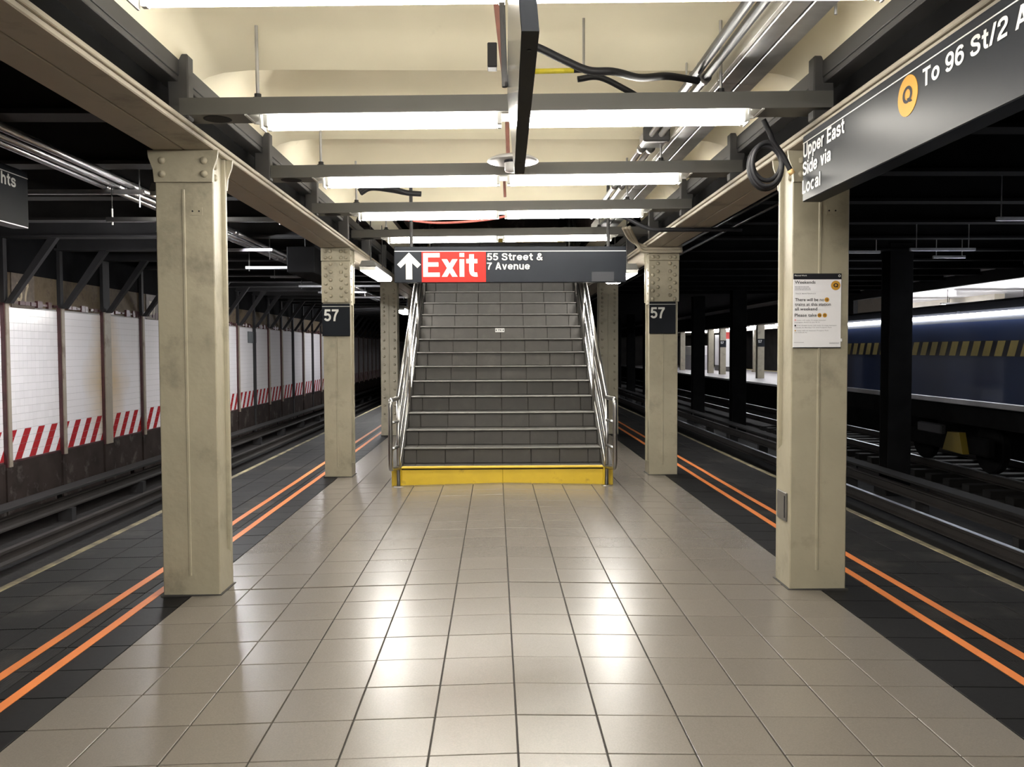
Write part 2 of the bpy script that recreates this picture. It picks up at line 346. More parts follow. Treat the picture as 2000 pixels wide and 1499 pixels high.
def gtext(name, body, p, w, cap, m, parent, face='y', bold=.176, lift=.0012, gap=.10, space=.34):
    x = 0.0; words = []; cur = []
    for ch in body:
        if ch == ' ':
            words.append(cur); cur = []; x += space; continue
        cur.append((ch, x)); x += GL[ch][0]+gap
    words.append(cur); tot = x-gap; sx = w/tot; q = org(parent); hw = bold/2
    for wd_ in words:
        V = []; F = []; LV = []; si = 0
        for ch, ox in wd_:
            for s_ in GL[ch][1]:
                n0 = len(V); LV += [lift+si*.00025]*(len(s_)*2 if s_[0] != 'd' else 4); si += 1
                if s_[0] == 'd':
                    _, x0, y0, x1, y1 = s_; k = math.hypot(x1-x0, y1-y0)/abs(y1-y0)*hw
                    V += [(ox+x0-k, y0), (ox+x0+k, y0), (ox+x1+k, y1), (ox+x1-k, y1)]; F.append((n0, n0+1, n0+2, n0+3)); continue
                N_ = len(s_); closed = math.dist(s_[0], s_[-1]) < 1e-6
                for i, (a, b) in enumerate(s_):
                    pa = s_[i-1] if i else (s_[-2] if closed else s_[0]); pb = s_[i+1] if i < N_-1 else (s_[1] if closed else s_[-1])
                    d1 = Vector((a-pa[0], b-pa[1])); d2 = Vector((pb[0]-a, pb[1]-b))
                    if d1.length < 1e-9: d1 = d2
                    if d2.length < 1e-9: d2 = d1
                    d1.normalize(); d2.normalize(); t_ = (d1+d2).normalized(); nn = Vector((-t_.y, t_.x)); k = hw/max(.5, nn.dot(Vector((-d1.y, d1.x))))
                    V += [(ox+a+nn.x*k, b+nn.y*k), (ox+a-nn.x*k, b-nn.y*k)]
                F += [(n0+2*i, n0+2*i+1, n0+2*i+3, n0+2*i+2) for i in range(N_-1)]
        W = []
        for (a, b), lf in zip(V, LV):
            a *= sx; b *= cap
            P = {'y': (p[0]+a, p[1]-lf, p[2]+b), 'x-': (p[0]-lf, p[1]-a, p[2]+b), 'x+': (p[0]+lf, p[1]+a, p[2]+b)}[face]
            W.append((P[0]-q[0], P[1]-q[1], P[2]-q[2]))
        me = bpy.data.meshes.new(name); me.from_pydata(W, [], F); me.materials.append(m); me.update()
        o = bpy.data.objects.new(name, me); COL.objects.link(o); o.parent = parent
    return o

AX = .0716; T = .3048; CR = .021
def fz(x): return -CR*abs(x-AX)
ROW0 = 2.838

# ------------------------------------------------------------------ floor: tan paving and dark borders
def tile_mesh(name, m, sx=T-.006, sy=T-.006, h=.012):
    me = MB().cbox(-sx/2, sx/2, -sy/2, sy/2, -h, 0, .0015).mesh(name); me.materials.append(m); return me
floor = thing('floor', 'tan square floor tiles paving the middle of the platform', 'floor', (AX, 6, 0), kind='structure')
b = MB()
for x0, x1 in ((-3.03, AX), (AX, 3.17)):
    b.quad((x0, -8, fz(x0)-.0095), (x1, -8, fz(x1)-.0095), (x1, 60, fz(x1)-.0095), (x0, 60, fz(x0)-.0095))
b.obj('grout_bed', grout, floor)
mt_tan = tile_mesh('tan_tile', tan); mt_dark = tile_mesh('dark_tile', darkt); mt_rib = tile_mesh('ribbed_tile', ribt)
def tile_at(me, name, parent, i, y, dz=0):
    x = AX+(i+.5)*T; sg = 1 if i >= 0 else -1
    return inst(name, me, parent, (x, y, fz(x)+dz), (random.uniform(-.0015, .0015), sg*CR+random.uniform(-.0015, .0015), 0))
def stuff_tiles(name, m, parent, cells):
    b = MB()
    for i, y in cells:
        x0, x1 = AX+i*T+.0025, AX+(i+1)*T-.0025; y0, y1 = y-T/2+.0025, y+T/2-.0025
        n = len(b.v); b.v += [(x0, y0, fz(x0)), (x1, y0, fz(x1)), (x1, y1, fz(x1)), (x0, y1, fz(x0)), (x0-.002, y0-.002, fz(x0)-.009), (x1+.002, y0-.002, fz(x1)-.009), (x1+.002, y1+.002, fz(x1)-.009), (x0-.002, y1+.002, fz(x0)-.009)]
        b.f += [(n, n+1, n+2, n+3), (n+4, n+5, n+1, n), (n+5, n+6, n+2, n+1), (n+6, n+7, n+3, n+2), (n+7, n+4, n, n+3)]
    o = b.obj(name, m, parent); o['kind'] = 'stuff'; return o
rest = []
for r in range(-36, 90):
    y = ROW0+(r+.5)*T + (.012 if r >= 7 else 0)
    for i in range(-6, 6):
        x = AX+(i+.5)*T
        if 9.2 < y < 13.4 and -.8 < x < .95: continue
        if -1 <= r <= 21 and y < 9.4: tile_at(mt_tan, 'floor_tile', floor, i, y+random.uniform(-.001, .001), random.uniform(-.0005, .0005))
        else: rest.append((i, y))
stuff_tiles('distant_floor_tiles', tan, floor, rest)
for side, nm in ((-1, 'left'), (1, 'right')):
    fb = thing('floor', f'dark charcoal border tiles along the {nm} platform edge', 'floor', (AX+side*2.4, 6, fz(2.4)), kind='structure')
    far = []; farr = []
    for r in range(-36, 150):
        y = ROW0+(r+.5)*T
        for c in range(6, 10):
            i = c if side > 0 else -c-1
            if -1 <= r <= 30: tile_at(mt_dark if c == 6 else mt_rib, 'border_tile' if c == 6 else 'ribbed_tile', fb, i, y, random.uniform(-.001, .0005))
            else: (far if c == 6 else farr).append((i, y))
    stuff_tiles('distant_border_tiles', darkt, fb, far); stuff_tiles('distant_ribbed_tiles', ribt, fb, farr)
    xe = AX+side*3.048; xo = AX+side*3.105
    MB().cbox(min(xe, xo), max(xe, xo), -8, 48, fz(xe)-.09, fz(xe)+.002, .006).obj('edge_nosing', edgem, fb)
    xi = AX+side*2.85; xo2 = AX+side*3.07
    MB().box(min(xi, xo2), max(xi, xo2), -8, 48, -1.06, fz(xe)-.085).obj('platform_face', brownw, fb)
# orange tape lines
for off, side, lab in ((2.024, -1, 'inner orange tape line on the left side of the platform'), (2.215, -1, 'outer orange tape line on the left side of the platform'),
                       (2.144, 1, 'inner orange tape line on the right side of the platform'), (2.33, 1, 'outer orange tape line on the right side of the platform')):
    b = MB(); prev = None; y = -8.0; ps = []
    while y < 46:
        w = .0015*math.sin(y*2.1+off*5)+.001*math.sin(y*5.3)
        xc = AX+side*(off+(.025 if side < 0 else .024)+w)
        ps.append((xc, y)); y += .31
    for k, (xc, y) in enumerate(ps):
        for dx in (-.025, .025): b.v += [(xc+dx, y, fz(xc+dx)+.0028), (xc+dx, y, fz(xc+dx)+.0003)]
    for k in range(len(ps)-1):
        a = k*4; c = a+4
        b.f += [(a, a+2, c+2, c), (a+1, a, c, c+1), (a+2, a+3, c+3, c+2)]
    tag(b.obj('tape_line', orange, off=(AX+side*off, 6, fz(off))), lab, 'tape line', 'orange tape lines')

# ------------------------------------------------------------------ ceiling over the platform
ceil = thing('ceiling', 'cream plaster vaulted ceiling above the platform', 'ceiling', (AX, 4, 3.0), kind='structure')
def arch(y, base, span=1.524, spring=2.915, rise=.28):
    t = min(1, max(0, (y-base)/span)); return spring+rise*4*t*(1-t)
bases = [4.74+1.524*k for k in range(-8, 4)]
XL, XR = -1.60, 1.70
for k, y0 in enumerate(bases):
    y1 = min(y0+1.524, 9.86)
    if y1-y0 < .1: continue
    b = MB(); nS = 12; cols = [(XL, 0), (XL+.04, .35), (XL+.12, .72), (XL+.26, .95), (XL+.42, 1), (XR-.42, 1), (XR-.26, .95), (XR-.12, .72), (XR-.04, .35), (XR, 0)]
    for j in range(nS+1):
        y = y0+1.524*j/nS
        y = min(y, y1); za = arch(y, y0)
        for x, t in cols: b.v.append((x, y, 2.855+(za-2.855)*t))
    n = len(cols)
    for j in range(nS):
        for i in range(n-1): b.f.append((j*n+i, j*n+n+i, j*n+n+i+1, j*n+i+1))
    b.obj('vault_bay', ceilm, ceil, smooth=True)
# slab behind the stair opening and side strips
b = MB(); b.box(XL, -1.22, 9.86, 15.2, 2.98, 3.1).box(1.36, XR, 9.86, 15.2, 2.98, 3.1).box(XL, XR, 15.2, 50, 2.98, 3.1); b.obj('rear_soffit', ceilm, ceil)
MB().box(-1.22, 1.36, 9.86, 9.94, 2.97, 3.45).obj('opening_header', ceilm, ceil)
# longitudinal built-up girders
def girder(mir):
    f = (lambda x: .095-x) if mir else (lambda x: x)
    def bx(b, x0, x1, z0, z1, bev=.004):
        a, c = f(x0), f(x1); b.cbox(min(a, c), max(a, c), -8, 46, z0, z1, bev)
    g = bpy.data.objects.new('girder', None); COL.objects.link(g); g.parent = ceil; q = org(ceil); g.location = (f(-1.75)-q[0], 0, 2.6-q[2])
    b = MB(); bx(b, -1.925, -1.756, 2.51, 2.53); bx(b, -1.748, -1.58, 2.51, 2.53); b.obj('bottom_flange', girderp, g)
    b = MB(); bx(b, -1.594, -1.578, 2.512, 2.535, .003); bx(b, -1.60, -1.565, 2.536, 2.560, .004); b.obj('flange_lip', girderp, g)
    b = MB(); bx(b, -1.80, -1.70, 2.52, 2.90); b.obj('web', blk, g)  # web coloured near black for the shadow in the recess
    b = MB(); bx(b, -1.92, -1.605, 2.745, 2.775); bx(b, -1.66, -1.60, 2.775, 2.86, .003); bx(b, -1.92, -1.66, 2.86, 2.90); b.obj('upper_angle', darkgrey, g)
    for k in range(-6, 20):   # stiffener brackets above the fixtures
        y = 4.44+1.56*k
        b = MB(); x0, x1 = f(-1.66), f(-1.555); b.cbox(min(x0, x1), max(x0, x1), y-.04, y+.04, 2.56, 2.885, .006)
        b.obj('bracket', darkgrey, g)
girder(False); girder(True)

# ------------------------------------------------------------------ tunnel shell over the tracks
tl = thing('ceiling', 'sooty black tunnel ceiling over the left track', 'ceiling', (-4.4, 15, 3.3), kind='structure')
MB().box(-9, -1.93, -8, 75, 3.32, 3.45).obj('slab', sootc, tl)
for k in range(-6, 30):
    y = 11.95+1.528*k
    b = MB(); b.box(-7.1, -1.93, y-.02, y+.02, 2.98, 3.33); b.box(-7.1, -1.93, y-.11, y+.11, 2.95, 2.98); b.obj('cross_beam', soot, tl)
tr = thing('ceiling', 'sooty black tunnel ceiling over the right tracks', 'ceiling', (6.4, 15, 3.3), kind='structure')
MB().box(2.03, 10.6, -8, 75, 3.32, 3.45).obj('slab', blk, tr)
for k in range(-2, 14):
    y = 4.7+1.524*k
    b = MB(); b.box(2.03, 10.6, y-.02, y+.02, 3.0, 3.33); b.box(2.03, 10.6, y-.1, y+.1, 2.97, 3.0); b.obj('cross_beam', blk, tr)
bed = thing('floor', 'black ballast bed of the left track below the platform', 'floor', (-4.9, 15, -1.05), kind='structure')
MB().box(-7.0, -2.9, -8, 75, -1.2, -1.05).obj('ballast', bedm, bed)
bed2 = thing('floor', 'black ballast bed of the two right tracks', 'floor', (7, 15, -1.05), kind='structure')
MB().box(3.0, 11.0, -8, 75, -1.2, -1.05).obj('ballast', bedm, bed2)
endw = thing('wall_back', 'dark end of the tunnel far behind the stairs', 'wall', (0, 75, 0), kind='structure')
MB().box(-9, 24, 75, 75.3, -1.2, 4).obj('panel', sootc, endw)

# left track wall
WX = -6.85
wl = thing('wall_left', 'white tiled track wall with red stripes across the left track', 'wall', (WX, 20, 0), kind='structure')
MB().box(WX-.25, WX-.012, 3, 75, -1.1, 3.35).obj('backing', brownw, wl)
MB().box(WX-.02, WX+.02, 3, 75, -1.1, -.19).obj('lower_wall', brownw, wl)
MB().box(WX-.013, WX+.004, 3, 75, 2.03, 2.50).obj('mosaic_frieze', frieze, wl)
MB().box(WX-.1, WX+.01, 3, 75, 2.50, 3.3).obj('upper_wall', blk, wl)
MB().box(WX-.013, WX-.004, 3, 75, -.19, 2.05).obj('grout_back', mat('pale_grout', (.45, .43, .42), .8), wl)
TS = .1085; z_rows = [-.165+TS*j for j in range(20)]
mt_w = MB().cbox(0, .008, -TS/2+.0006, TS/2-.0006, -TS/2+.0016, TS/2-.0016, .0012).mesh('wall_tile'); mt_w.materials.append(wtile)
SP = 1.528; P0 = 11.95
posts = [P0+SP*k for k in range(-5, 30)]
widths = {2: .27}
far = MB()
for k in range(-5, 29):
    ya = P0+SP*k+widths.get(k, .11)/2; yb = P0+SP*(k+1)-widths.get(k+1, .11)/2
    n = int(round((yb-ya)/TS)); st = (yb-ya)/n
    for j, z in enumerate(z_rows):
        for q in range(n):
            y = ya+(q+.5)*st
            if k == 0: inst('wall_tile', mt_w, wl, (WX-.004+random.uniform(-.0006, .0006), y, z+TS/2))
            else:
                x1 = WX+.004; h = TS/2-.0016; w = st/2-.0006
                m = len(far.v); far.v += [(x1, y-w, z+TS/2-h), (x1, y+w, z+TS/2-h), (x1, y+w, z+TS/2+h), (x1, y-w, z+TS/2+h), (x1-.008, y-w, z+TS/2-h), (x1-.008, y+w, z+TS/2-h), (x1-.008, y+w, z+TS/2+h), (x1-.008, y-w, z+TS/2+h)]
                far.f += [(m, m+1, m+2, m+3), (m+4, m+5, m+1, m), (m+3, m+2, m+6, m+7), (m+1, m+5, m+6, m+2), (m+4, m, m+3, m+7)]
o = far.obj('distant_wall_tiles', wtile, wl); o['kind'] = 'stuff'
blackposts = {8, 11, 13}
for k in range(-5, 30):
    y = P0+SP*k; w = widths.get(k, .11); pm = soot if k in blackposts else postb
    p = MB().cbox(WX-.02, WX+.07, y-w/2+.03, y+w/2, -.24, 2.06, .004).obj('wall_post', pm, wl)
    MB().box(WX-.02, WX+.05, y-w/2, y-w/2+.03, -.24, 2.06).obj('flange_edge', soot if k in blackposts else maroon, p)
    MB().box(WX-.02, WX+.06, y-w/2+.01, y+w/2-.01, 2.06, 2.95).obj('post_top', soot, p)
    MB().prism([(WX+.06, 2.05), (WX+.14, 2.05), (WX+.80, 2.95), (WX+.68, 2.95)], 'y', y-.045, y+.045).obj('knee_brace', soot, p)
    MB().cbox(WX-.02, WX+.045, y-w/2, y+w/2, -1.08, -.24, .004).obj('post_base', soot if k in blackposts else brownw, p)
for k in range(-5, 29):     # ragged maroon trim left below the frieze and under the stripes
    ya = P0+SP*k+.07; L_ = SP-.14
    b = MB(); b.box(WX, WX+.012, ya, ya+L_, -.205, -.168); b.obj('bottom_trim', maroon, wl)
    b = MB()
    for q in range(9):
        a = ya+L_*q/9; h = random.choice((.02, .05, .09, .03, .11)); b.box(WX, WX+random.uniform(.02, .05), a, a+L_/9*random.uniform(.6, 1), 2.075-h*.5, 2.075+h*.6)
    b.obj('broken_trim', maroon, wl)
b = MB(); b.box(WX, WX+.02, 12.16, 12.76, 2.01, 2.50); tb = b.obj('mosaic_tablet', mat('brown_mosaic_tablet', (.11, .085, .065), .6, var=.3, vs=12), wl)
gtext('mosaic_numeral', '57', (WX+.02, 12.275, 2.10), .33, .27, mat('pale_mosaic', (.34, .28, .19), .6, var=.2, vs=20), tb, 'x+')
b = MB(); b.box(WX, WX+.02, 16.80, 17.40, 2.01, 2.50); tb = b.obj('mosaic_tablet', MT['brown_mosaic_tablet'], wl)
gtext('mosaic_numeral', '57', (WX+.02, 16.93, 2.10), .33, .27, MT['pale_mosaic'], tb, 'x+')
o = MB().cbox(WX+.004, WX+.03, 23.62, 24.40, 1.60, 1.92, .003).obj('blank_plaque', mat('slate_grey_panel', (.085, .095, .10), .5), off=(WX, 24, 1.6))
tag(o, 'blank slate grey panel fixed on the white tiled track wall', 'panel')

# ------------------------------------------------------------------ rails, boards, ties
def rail(x, lab, top=-.77, y0=-6, y1=70, head=None):
    t = thing('running_rail', lab, 'rail', (x, 15, top-.15), 'running rails')
    pr = [(-.07, -.15), (.07, -.15), (.07, -.135), (.012, -.12), (.012, -.045), (.035, -.035), (.035, -.006), (-.035, -.006), (-.035, -.035), (-.012, -.045), (-.012, -.12), (-.07, -.135)]
    MB().prism([(x+a, top+c) for a, c in pr], 'y', y0, y1).obj('rail_body', rustrail, t)
    MB().cbox(x-.033, x+.033, y0, y1, top-.008, top, .003).obj('rail_head', head or railm, t)
rail(-3.90, 'left track rail closest to the platform edge', head=rustrail); rail(-5.33, 'left track rail closest to the tiled wall', head=rustrail)
rail(4.07, 'near right track rail hidden just under the platform edge'); rail(5.55, 'shiny rail nearest the right platform edge, before the dark columns')
rail(8.45, 'thin shiny rail just in front of the blue train'); rail(9.90, 'far rail underneath the blue train')
def third(x, lab, side):
    t = thing('third_rail', lab, 'third rail', (x, 15, -1.0), 'third rails')
    MB().prism([(x-.05, -.86), (x+.05, -.86), (x+.05, -.84), (x+.015, -.82), (x+.015, -.74), (x+.04, -.72), (x+.04, -.70), (x-.04, -.70), (x-.04, -.72), (x-.015, -.74), (x-.015, -.82), (x-.05, -.84)], 'y', -6, 70).obj('power_rail', rustrail, t)
    MB().cbox(x-.13, x+.13, -6, 70, -.60, -.56, .005).obj('cover_board', woodb, t)
    for k in range(-2, 18):
        y = 2.44*k; b = MB(); b.box(x+side*.10-.015, x+side*.10+.015, y-.04, y+.04, -1.05, -.60); b.box(x-.1, x+.1, y-.06, y+.06, -1.05, -.86); b.obj('support', soot, t)
third(-6.15, 'third rail with timber cover board beside the left tiled wall', -1)
third(6.20, 'third rail with timber cover board beside the dark tunnel columns', 1)
x = 7.05; t = thing('third_rail', 'second shiny power rail behind the dark tunnel columns', 'third rail', (x, 15, -1.0), 'third rails')
MB().prism([(x-.06, -.98), (x+.06, -.98), (x+.015, -.95), (x+.015, -.89), (x+.04, -.87), (x+.04, -.86), (x-.04, -.86), (x-.04, -.87), (x-.015, -.89), (x-.015, -.95)], 'y', -6, 70).obj('power_rail', rustrail, t)
MB().cbox(x-.038, x+.038, -6, 70, -.866, -.858, .003).obj('rail_head', railm, t)
for k in range(-2, 18): MB().box(x-.1, x+.1, 2.44*k-.06, 2.44*k+.06, -1.05, -.98).obj('support', soot, t)
tie_me = MB().cbox(-1.28, 1.28, -.11, .11, -.16, 0, .01).mesh('wooden_tie'); tie_me.materials.append(woodb)
for x, lab, n0, n1, g in ((9.17, 'wooden tie on the track beneath the blue train', 18, 42, 'ties of the far right track'),):
    for k in range(n0, n1):
        o = bpy.data.objects.new('wooden_tie', tie_me); COL.objects.link(o); o.location = (x, .61*k, -.915); tag(o, lab, 'railroad tie', g)

# ------------------------------------------------------------------ platform columns
rv = MB().lathe([(0, -.016), (.011, -.0145), (.019, -.008), (.0215, 0)], n=10, ax='y').mesh('rivet'); rv.materials.append(paint); rv.shade_smooth()
rvs = MB().lathe([(0, -.008), (.006, -.007), (.011, -.004), (.012, 0)], n=8, ax='y').mesh('small_rivet'); rvs.materials.append(paint); rvs.shade_smooth()
bolt = MB().lathe([(0, -.016), (.011, -.0145), (.019, -.008), (.021, 0)], n=12, ax='y').mesh('bolt'); bolt.materials.append(paint); bolt.shade_smooth()
def column(Xl, Xr, Yf, lab, style, inner, infill):
    """inner: +1 if the side facing the platform middle is at Xr, -1 if at Xl; infill: (front z, back z) of the filled base"""
    zf = fz((Xl+Xr)/2)-.012; top = 2.51; Yb = Yf+.25; xc = (Xl+Xr)/2
    t = thing('platform_column', lab, 'column', (xc, Yf+.125, zf), 'cream platform columns')
    MB().cbox(Xl, Xr, Yf, Yf+.03, zf, top, .005).obj('front_flange', paint, t)
    MB().cbox(Xl, Xr, Yb-.03, Yb, zf, top, .005).obj('rear_flange', paint, t)
    MB().box(Xl+.022, Xr-.022, Yf+.028, Yb-.028, zf, top).obj('core', paint, t)
    b = MB(); zi = infill
    for (xa, xb) in ((Xl+.001, Xl+.03), (Xr-.03, Xr-.001)):
        b.prism([(Yf+.02, zf), (Yb-.02, zf), (Yb-.02, zi[1]), (Yf+.02, zi[0])], 'x', xa, xb)
    b.obj('base_fill', paint, t)
    bx = xc-.006
    MB().prism([(bx-.010, Yf+.001), (bx+.010, Yf+.001), (bx+.005, Yf-.006), (bx-.005, Yf-.006)], 'z', zf+.13, top-.22).obj('centre_bead', paint, t)
    MB().prism([(bx-.010, Yb-.001), (bx+.010, Yb-.001), (bx+.005, Yb+.006), (bx-.005, Yb+.006)], 'z', zf+.13, top-.22).obj('centre_bead', paint, t)
    def fr(x, z, me=rv, y=None): inst('rivet', me, t, (x, (Yf if y is None else y), z))
    if style == 'bolt':
        for ya, yb in ((Yf-.016, Yf+.001), (Yb-.001, Yb+.016)):
            MB().prism([(Xl, 2.33), (Xr, 2.33), (Xr+.006, 2.40), (Xr+.03, 2.465), (Xr+.035, 2.509), (Xl-.035, 2.509), (Xl-.03, 2.465), (Xl-.006, 2.40)], 'y', ya, yb).obj('cap_plate', paint, t)
        for x in (Xl+.045, Xr-.045):
            for z in (2.375, 2.45): inst('bolt', bolt, t, (x, Yf-.016, z))
        sx = Xr-.022 if inner > 0 else Xl+.022
        for z in (2.375, 2.44): inst('bolt', bolt, t, (sx, Yf+.10, z), (0, 0, math.pi/2*inner))
        b = MB(); b.box(xc+.03, xc+.10, Yf-.002, Yf+.001, 2.145, 2.19)
        b.obj('old_sign_pad', paint, t)
        for x in (xc+.045, xc+.082): MB().lathe([(0, -.0035), (.005, -.0035), (.005, 0)], (x, Yf, 2.168), 8, 'y').obj('screw_hole', inkm, t)
    elif style == 'gusset':
        for ya, yb in ((Yf-.018, Yf+.001), (Yb-.001, Yb+.018)):
            MB().cbox(Xl-.008, Xr+.008, ya, yb, 1.905, 2.36, .003).obj('gusset_plate', paint, t)
            MB().cbox(Xl-.012, Xr+.012, ya-.004 if ya < Yf else ya, yb if ya < Yf else yb+.004, 2.364, 2.509, .003).obj('cap_plate', paint, t)
        yy = Yf-.018; xo, xi = (.038, .092)
        for k in range(5):
            fr(Xl+xo, 2.29-k*.088, y=yy); fr(Xr-xo, 2.29-k*.088, y=yy); fr(Xl+xi, 2.33-k*.088, y=yy); fr(Xr-xi, 2.33-k*.088, y=yy)
        fr(Xl+xo, 1.93, y=yy); fr(Xr-xo, 1.93, y=yy)
        for z in (2.40, 2.47):
            for x in (Xl+xo, Xl+xi, Xr-xi, Xr-xo): fr(x, z, y=yy-.004)
        sx = Xr-.02 if inner > 0 else Xl+.02
        MB().cbox(sx-.02, sx+.02, Yf+.06, Yb-.06, 1.88, 2.5, .003).obj('side_plate', paint, t)
        for k in range(7): inst('rivet', rvs, t, (sx+inner*.02, Yf+.09, 1.92+k*.085), (0, 0, math.pi/2*inner))
    else:
        for x in (Xl+.055, Xr-.055):
            for k in range(6): fr(x, 2.02+k*.07)
            for k in range(13): fr(x, .33+k*.135)
        MB().cbox(Xl-.004, Xr+.004, Yf-.006, Yb+.006, zf, .27, .004).obj('base_casing', paint, t)
    b = MB(); z = zf+.012
    b.box(Xl-.012, Xr+.012, Yf-.012, Yb+.012, z-.01, z+.008); b.obj('base_grout', grout, t)
    return t
column(-1.92, -1.595, 4.88, 'large cream steel column at left front of the platform', 'bolt', 1, (.27, .16))
column(1.715, 2.045, 4.88, 'large cream steel column at right front, behind the service poster', 'bolt', -1, (.87, .76))
column(-1.905, -1.605, 9.45, 'cream column with black 57 sign left of the stairs', 'gusset', 1, (.12, .10))
column(1.72, 2.04, 9.45, 'cream column with black 57 sign right of the stairs', 'gusset', -1, (.12, .10))
column(-1.89, -1.61, 14.05, 'rivet studded cream column seen just left of the handrail', 'rivet', 1, (.1, .1))
column(1.72, 2.04, 14.05, 'cream column standing just behind the right handrail', 'rivet', -1, (.1, .1))
column(-1.905, -1.605, 18.62, 'distant cream column behind the left handrail, second beyond the stair foot', 'rivet', 1, (.1, .1))
column(1.72, 2.04, 18.62, 'distant cream column far behind the right handrail', 'rivet', -1, (.1, .1))
column(-1.92, -1.595, .31, 'cream column beside the viewer on the left', 'bolt', 1, (.1, .1))
column(1.715, 2.045, .31, 'cream column beside the viewer on the right', 'bolt', -1, (.1, .1))
t = thing('cover_plate', 'small grey metal cover plate low on the right front column', 'cover plate', (1.735, 5.0, .36))
MB().cbox(1.705, 1.7155, 4.925, 5.085, .355, .525, .003).obj('plate', greyb, t)
MB().box(1.7025, 1.706, 4.942, 4.952, .375, .505).obj('open_slot', inkm, t)

# dark columns between the right tracks
for k in range(-2, 8):
    y = 13.95+4.59*k
    if k == 1: lab = 'sooty steel column between the right tracks, second from the blue train'
    else: lab = {-2: 'sooty steel column between the right tracks nearest the viewer', -1: 'sooty steel column between the right tracks before the blue train', 0: 'sooty steel column standing in front of the blue train', 2: 'broad sooty column in front of the bright far platform', 3: 'sooty column left of the broad one before the far platform',
                 4: 'third sooty column along the far platform view', 5: 'fourth sooty column along the far platform view', 6: 'fifth sooty column along the far platform view', 7: 'last sooty column down the right tracks'}[k]
    t = thing('tunnel_column', lab, 'column', (6.65, y, -1.05), 'sooty columns between the right tracks')
    MB().cbox(6.46, 6.84, y-.16, y-.135, -1.05, 3.1, .004).obj('front_flange', blk, t)
    MB().cbox(6.46, 6.84, y+.135, y+.16, -1.05, 3.1, .004).obj('rear_flange', blk, t)
    MB().box(6.635, 6.665, y-.14, y+.14, -1.05, 3.1).obj('web', blk, t)
    MB().cbox(6.40, 6.90, y-.22, y+.22, -1.05, -.93, .01).obj('footing', woodb, t)

# ------------------------------------------------------------------ ceiling light fixtures
tubeme = MB().tube([(-.585, 0, 0), (.585, 0, 0)], .0165, 10).mesh('tube'); tubeme.materials.append(tubem); tubeme.shade_smooth()
rows = [(2.945, 2.573, 'long grey ceiling light housing overhead at the top edge of the view'), (4.54, 2.570, 'long grey ceiling light housing, fourth in front of the exit sign'),
        (6.13, 2.572, 'long grey ceiling light housing, third in front of the exit sign'), (7.66, 2.574, 'long grey ceiling light housing second from the exit sign'), (9.70, 2.628, 'long grey ceiling light housing directly behind the exit sign'),
        (1.38, 2.573, 'long grey ceiling light housing just above the viewer'), (-.18, 2.573, 'long grey ceiling light housing first behind the viewer'), (-1.74, 2.573, 'long grey ceiling light housing second behind the viewer'), (-3.3, 2.573, 'long grey ceiling light housing third behind the viewer')]
def fixture(yf, z, lab, tilt):
    yc = yf-.088; x0, x1 = -1.60, 1.735; xc = AX
    t = thing('light_fixture', lab, 'ceiling light', (xc, yc, z), 'fluorescent ceiling fixtures')
    la, lb = xc-1.33, xc+1.30
    b = MB()   # housing: inverted trough with an open bay for the lamps
    b.box(x0, x1, yc-.088, yc+.088, z+.07, z+.085)
    b.box(x0, x1, yc-.088, yc-.074, z, z+.07).box(x0, x1, yc+.074, yc+.088, z, z+.07)
    b.box(x0, la, yc-.074, yc+.074, z, z+.012).box(lb, x1, yc-.074, yc+.074, z, z+.012)
    b.box(x0, x0+.01, yc-.074, yc+.074, z+.012, z+.07).box(x1-.01, x1, yc-.074, yc+.074, z+.012, z+.07)
    b.obj('housing', beamgrey, t)
    b = MB(); zt = z+.062   # white pan: sloped ends and sides
    A = [(la, yc-.073, z+.002), (lb, yc-.073, z+.002), (lb, yc+.073, z+.002), (la, yc+.073, z+.002)]
    B = [(la+.10, yc-.05, zt), (lb-.10, yc-.05, zt), (lb-.10, yc+.05, zt), (la+.10, yc+.05, zt)]
    b.quad(B[3], B[2], B[1], B[0])
    for i in range(4): j = (i+1) % 4; b.quad(A[i], B[i], B[j], A[j])
    b.box(la-.012, la, yc-.087, yc+.087, z-.006, z+.012).box(lb, lb+.012, yc-.087, yc+.087, z-.006, z+.012)
    b.obj('reflector', reflect, t)
    for xe in (la+.055, lb-.063): MB().prism([(yc-.07, z+.01), (yc-.05, z-.060), (yc+.05, z-.060), (yc+.07, z+.01)], 'x', xe, xe+.008).obj('light_baffle', reflect, t)  # baffles added to block light running lengthwise toward the column tops
    MB().box(la, lb, yc+.073, yc+.087, z-.008, z+.004).obj('rear_rim', reflect, t)
    MB().cbox(xc-.035, xc+.035, yc-.05, yc+.05, z+.0, z+.06, .005).obj('ballast_cover', reflect, t)
    for sx in (-.645, .63):
        for dy in (-.04, .04):
            inst('tube', tubeme, t, (xc+sx, yc+dy, z-.036))
            for e in (-.6, .6): MB().cbox(xc+sx+e-.012, xc+sx+e+.012, yc+dy-.015, yc+dy+.015, z-.054, z+.05, .003).obj('lamp_holder', reflect, t)
    for x in (xc-1.29, xc+1.105): MB().tube([(x, yc-.02, z+.08), (x, yc-.02, 3.06)], .009, 6).obj('hanger_rod', galv, t)
    for x in (xc-1.29, xc+1.105): MB().lathe([(0, .02), (.018, .02), (.018, 0), (.028, 0), (.028, -.02), (0, -.02)], (x, yc-.02, z+.10), 8).obj('rod_nut', soot, t)
    MB().lathe([(0, -.001), (.066, -.001), (.072, 0)], (-1.435, yc, z-.0012), 20).obj('speaker_hole', inkm, t)
    t.rotation_euler = (0, tilt, -.014)
for k, (yf, z, lab) in enumerate(rows): fixture(yf+.01, z+.022, lab, -.009)

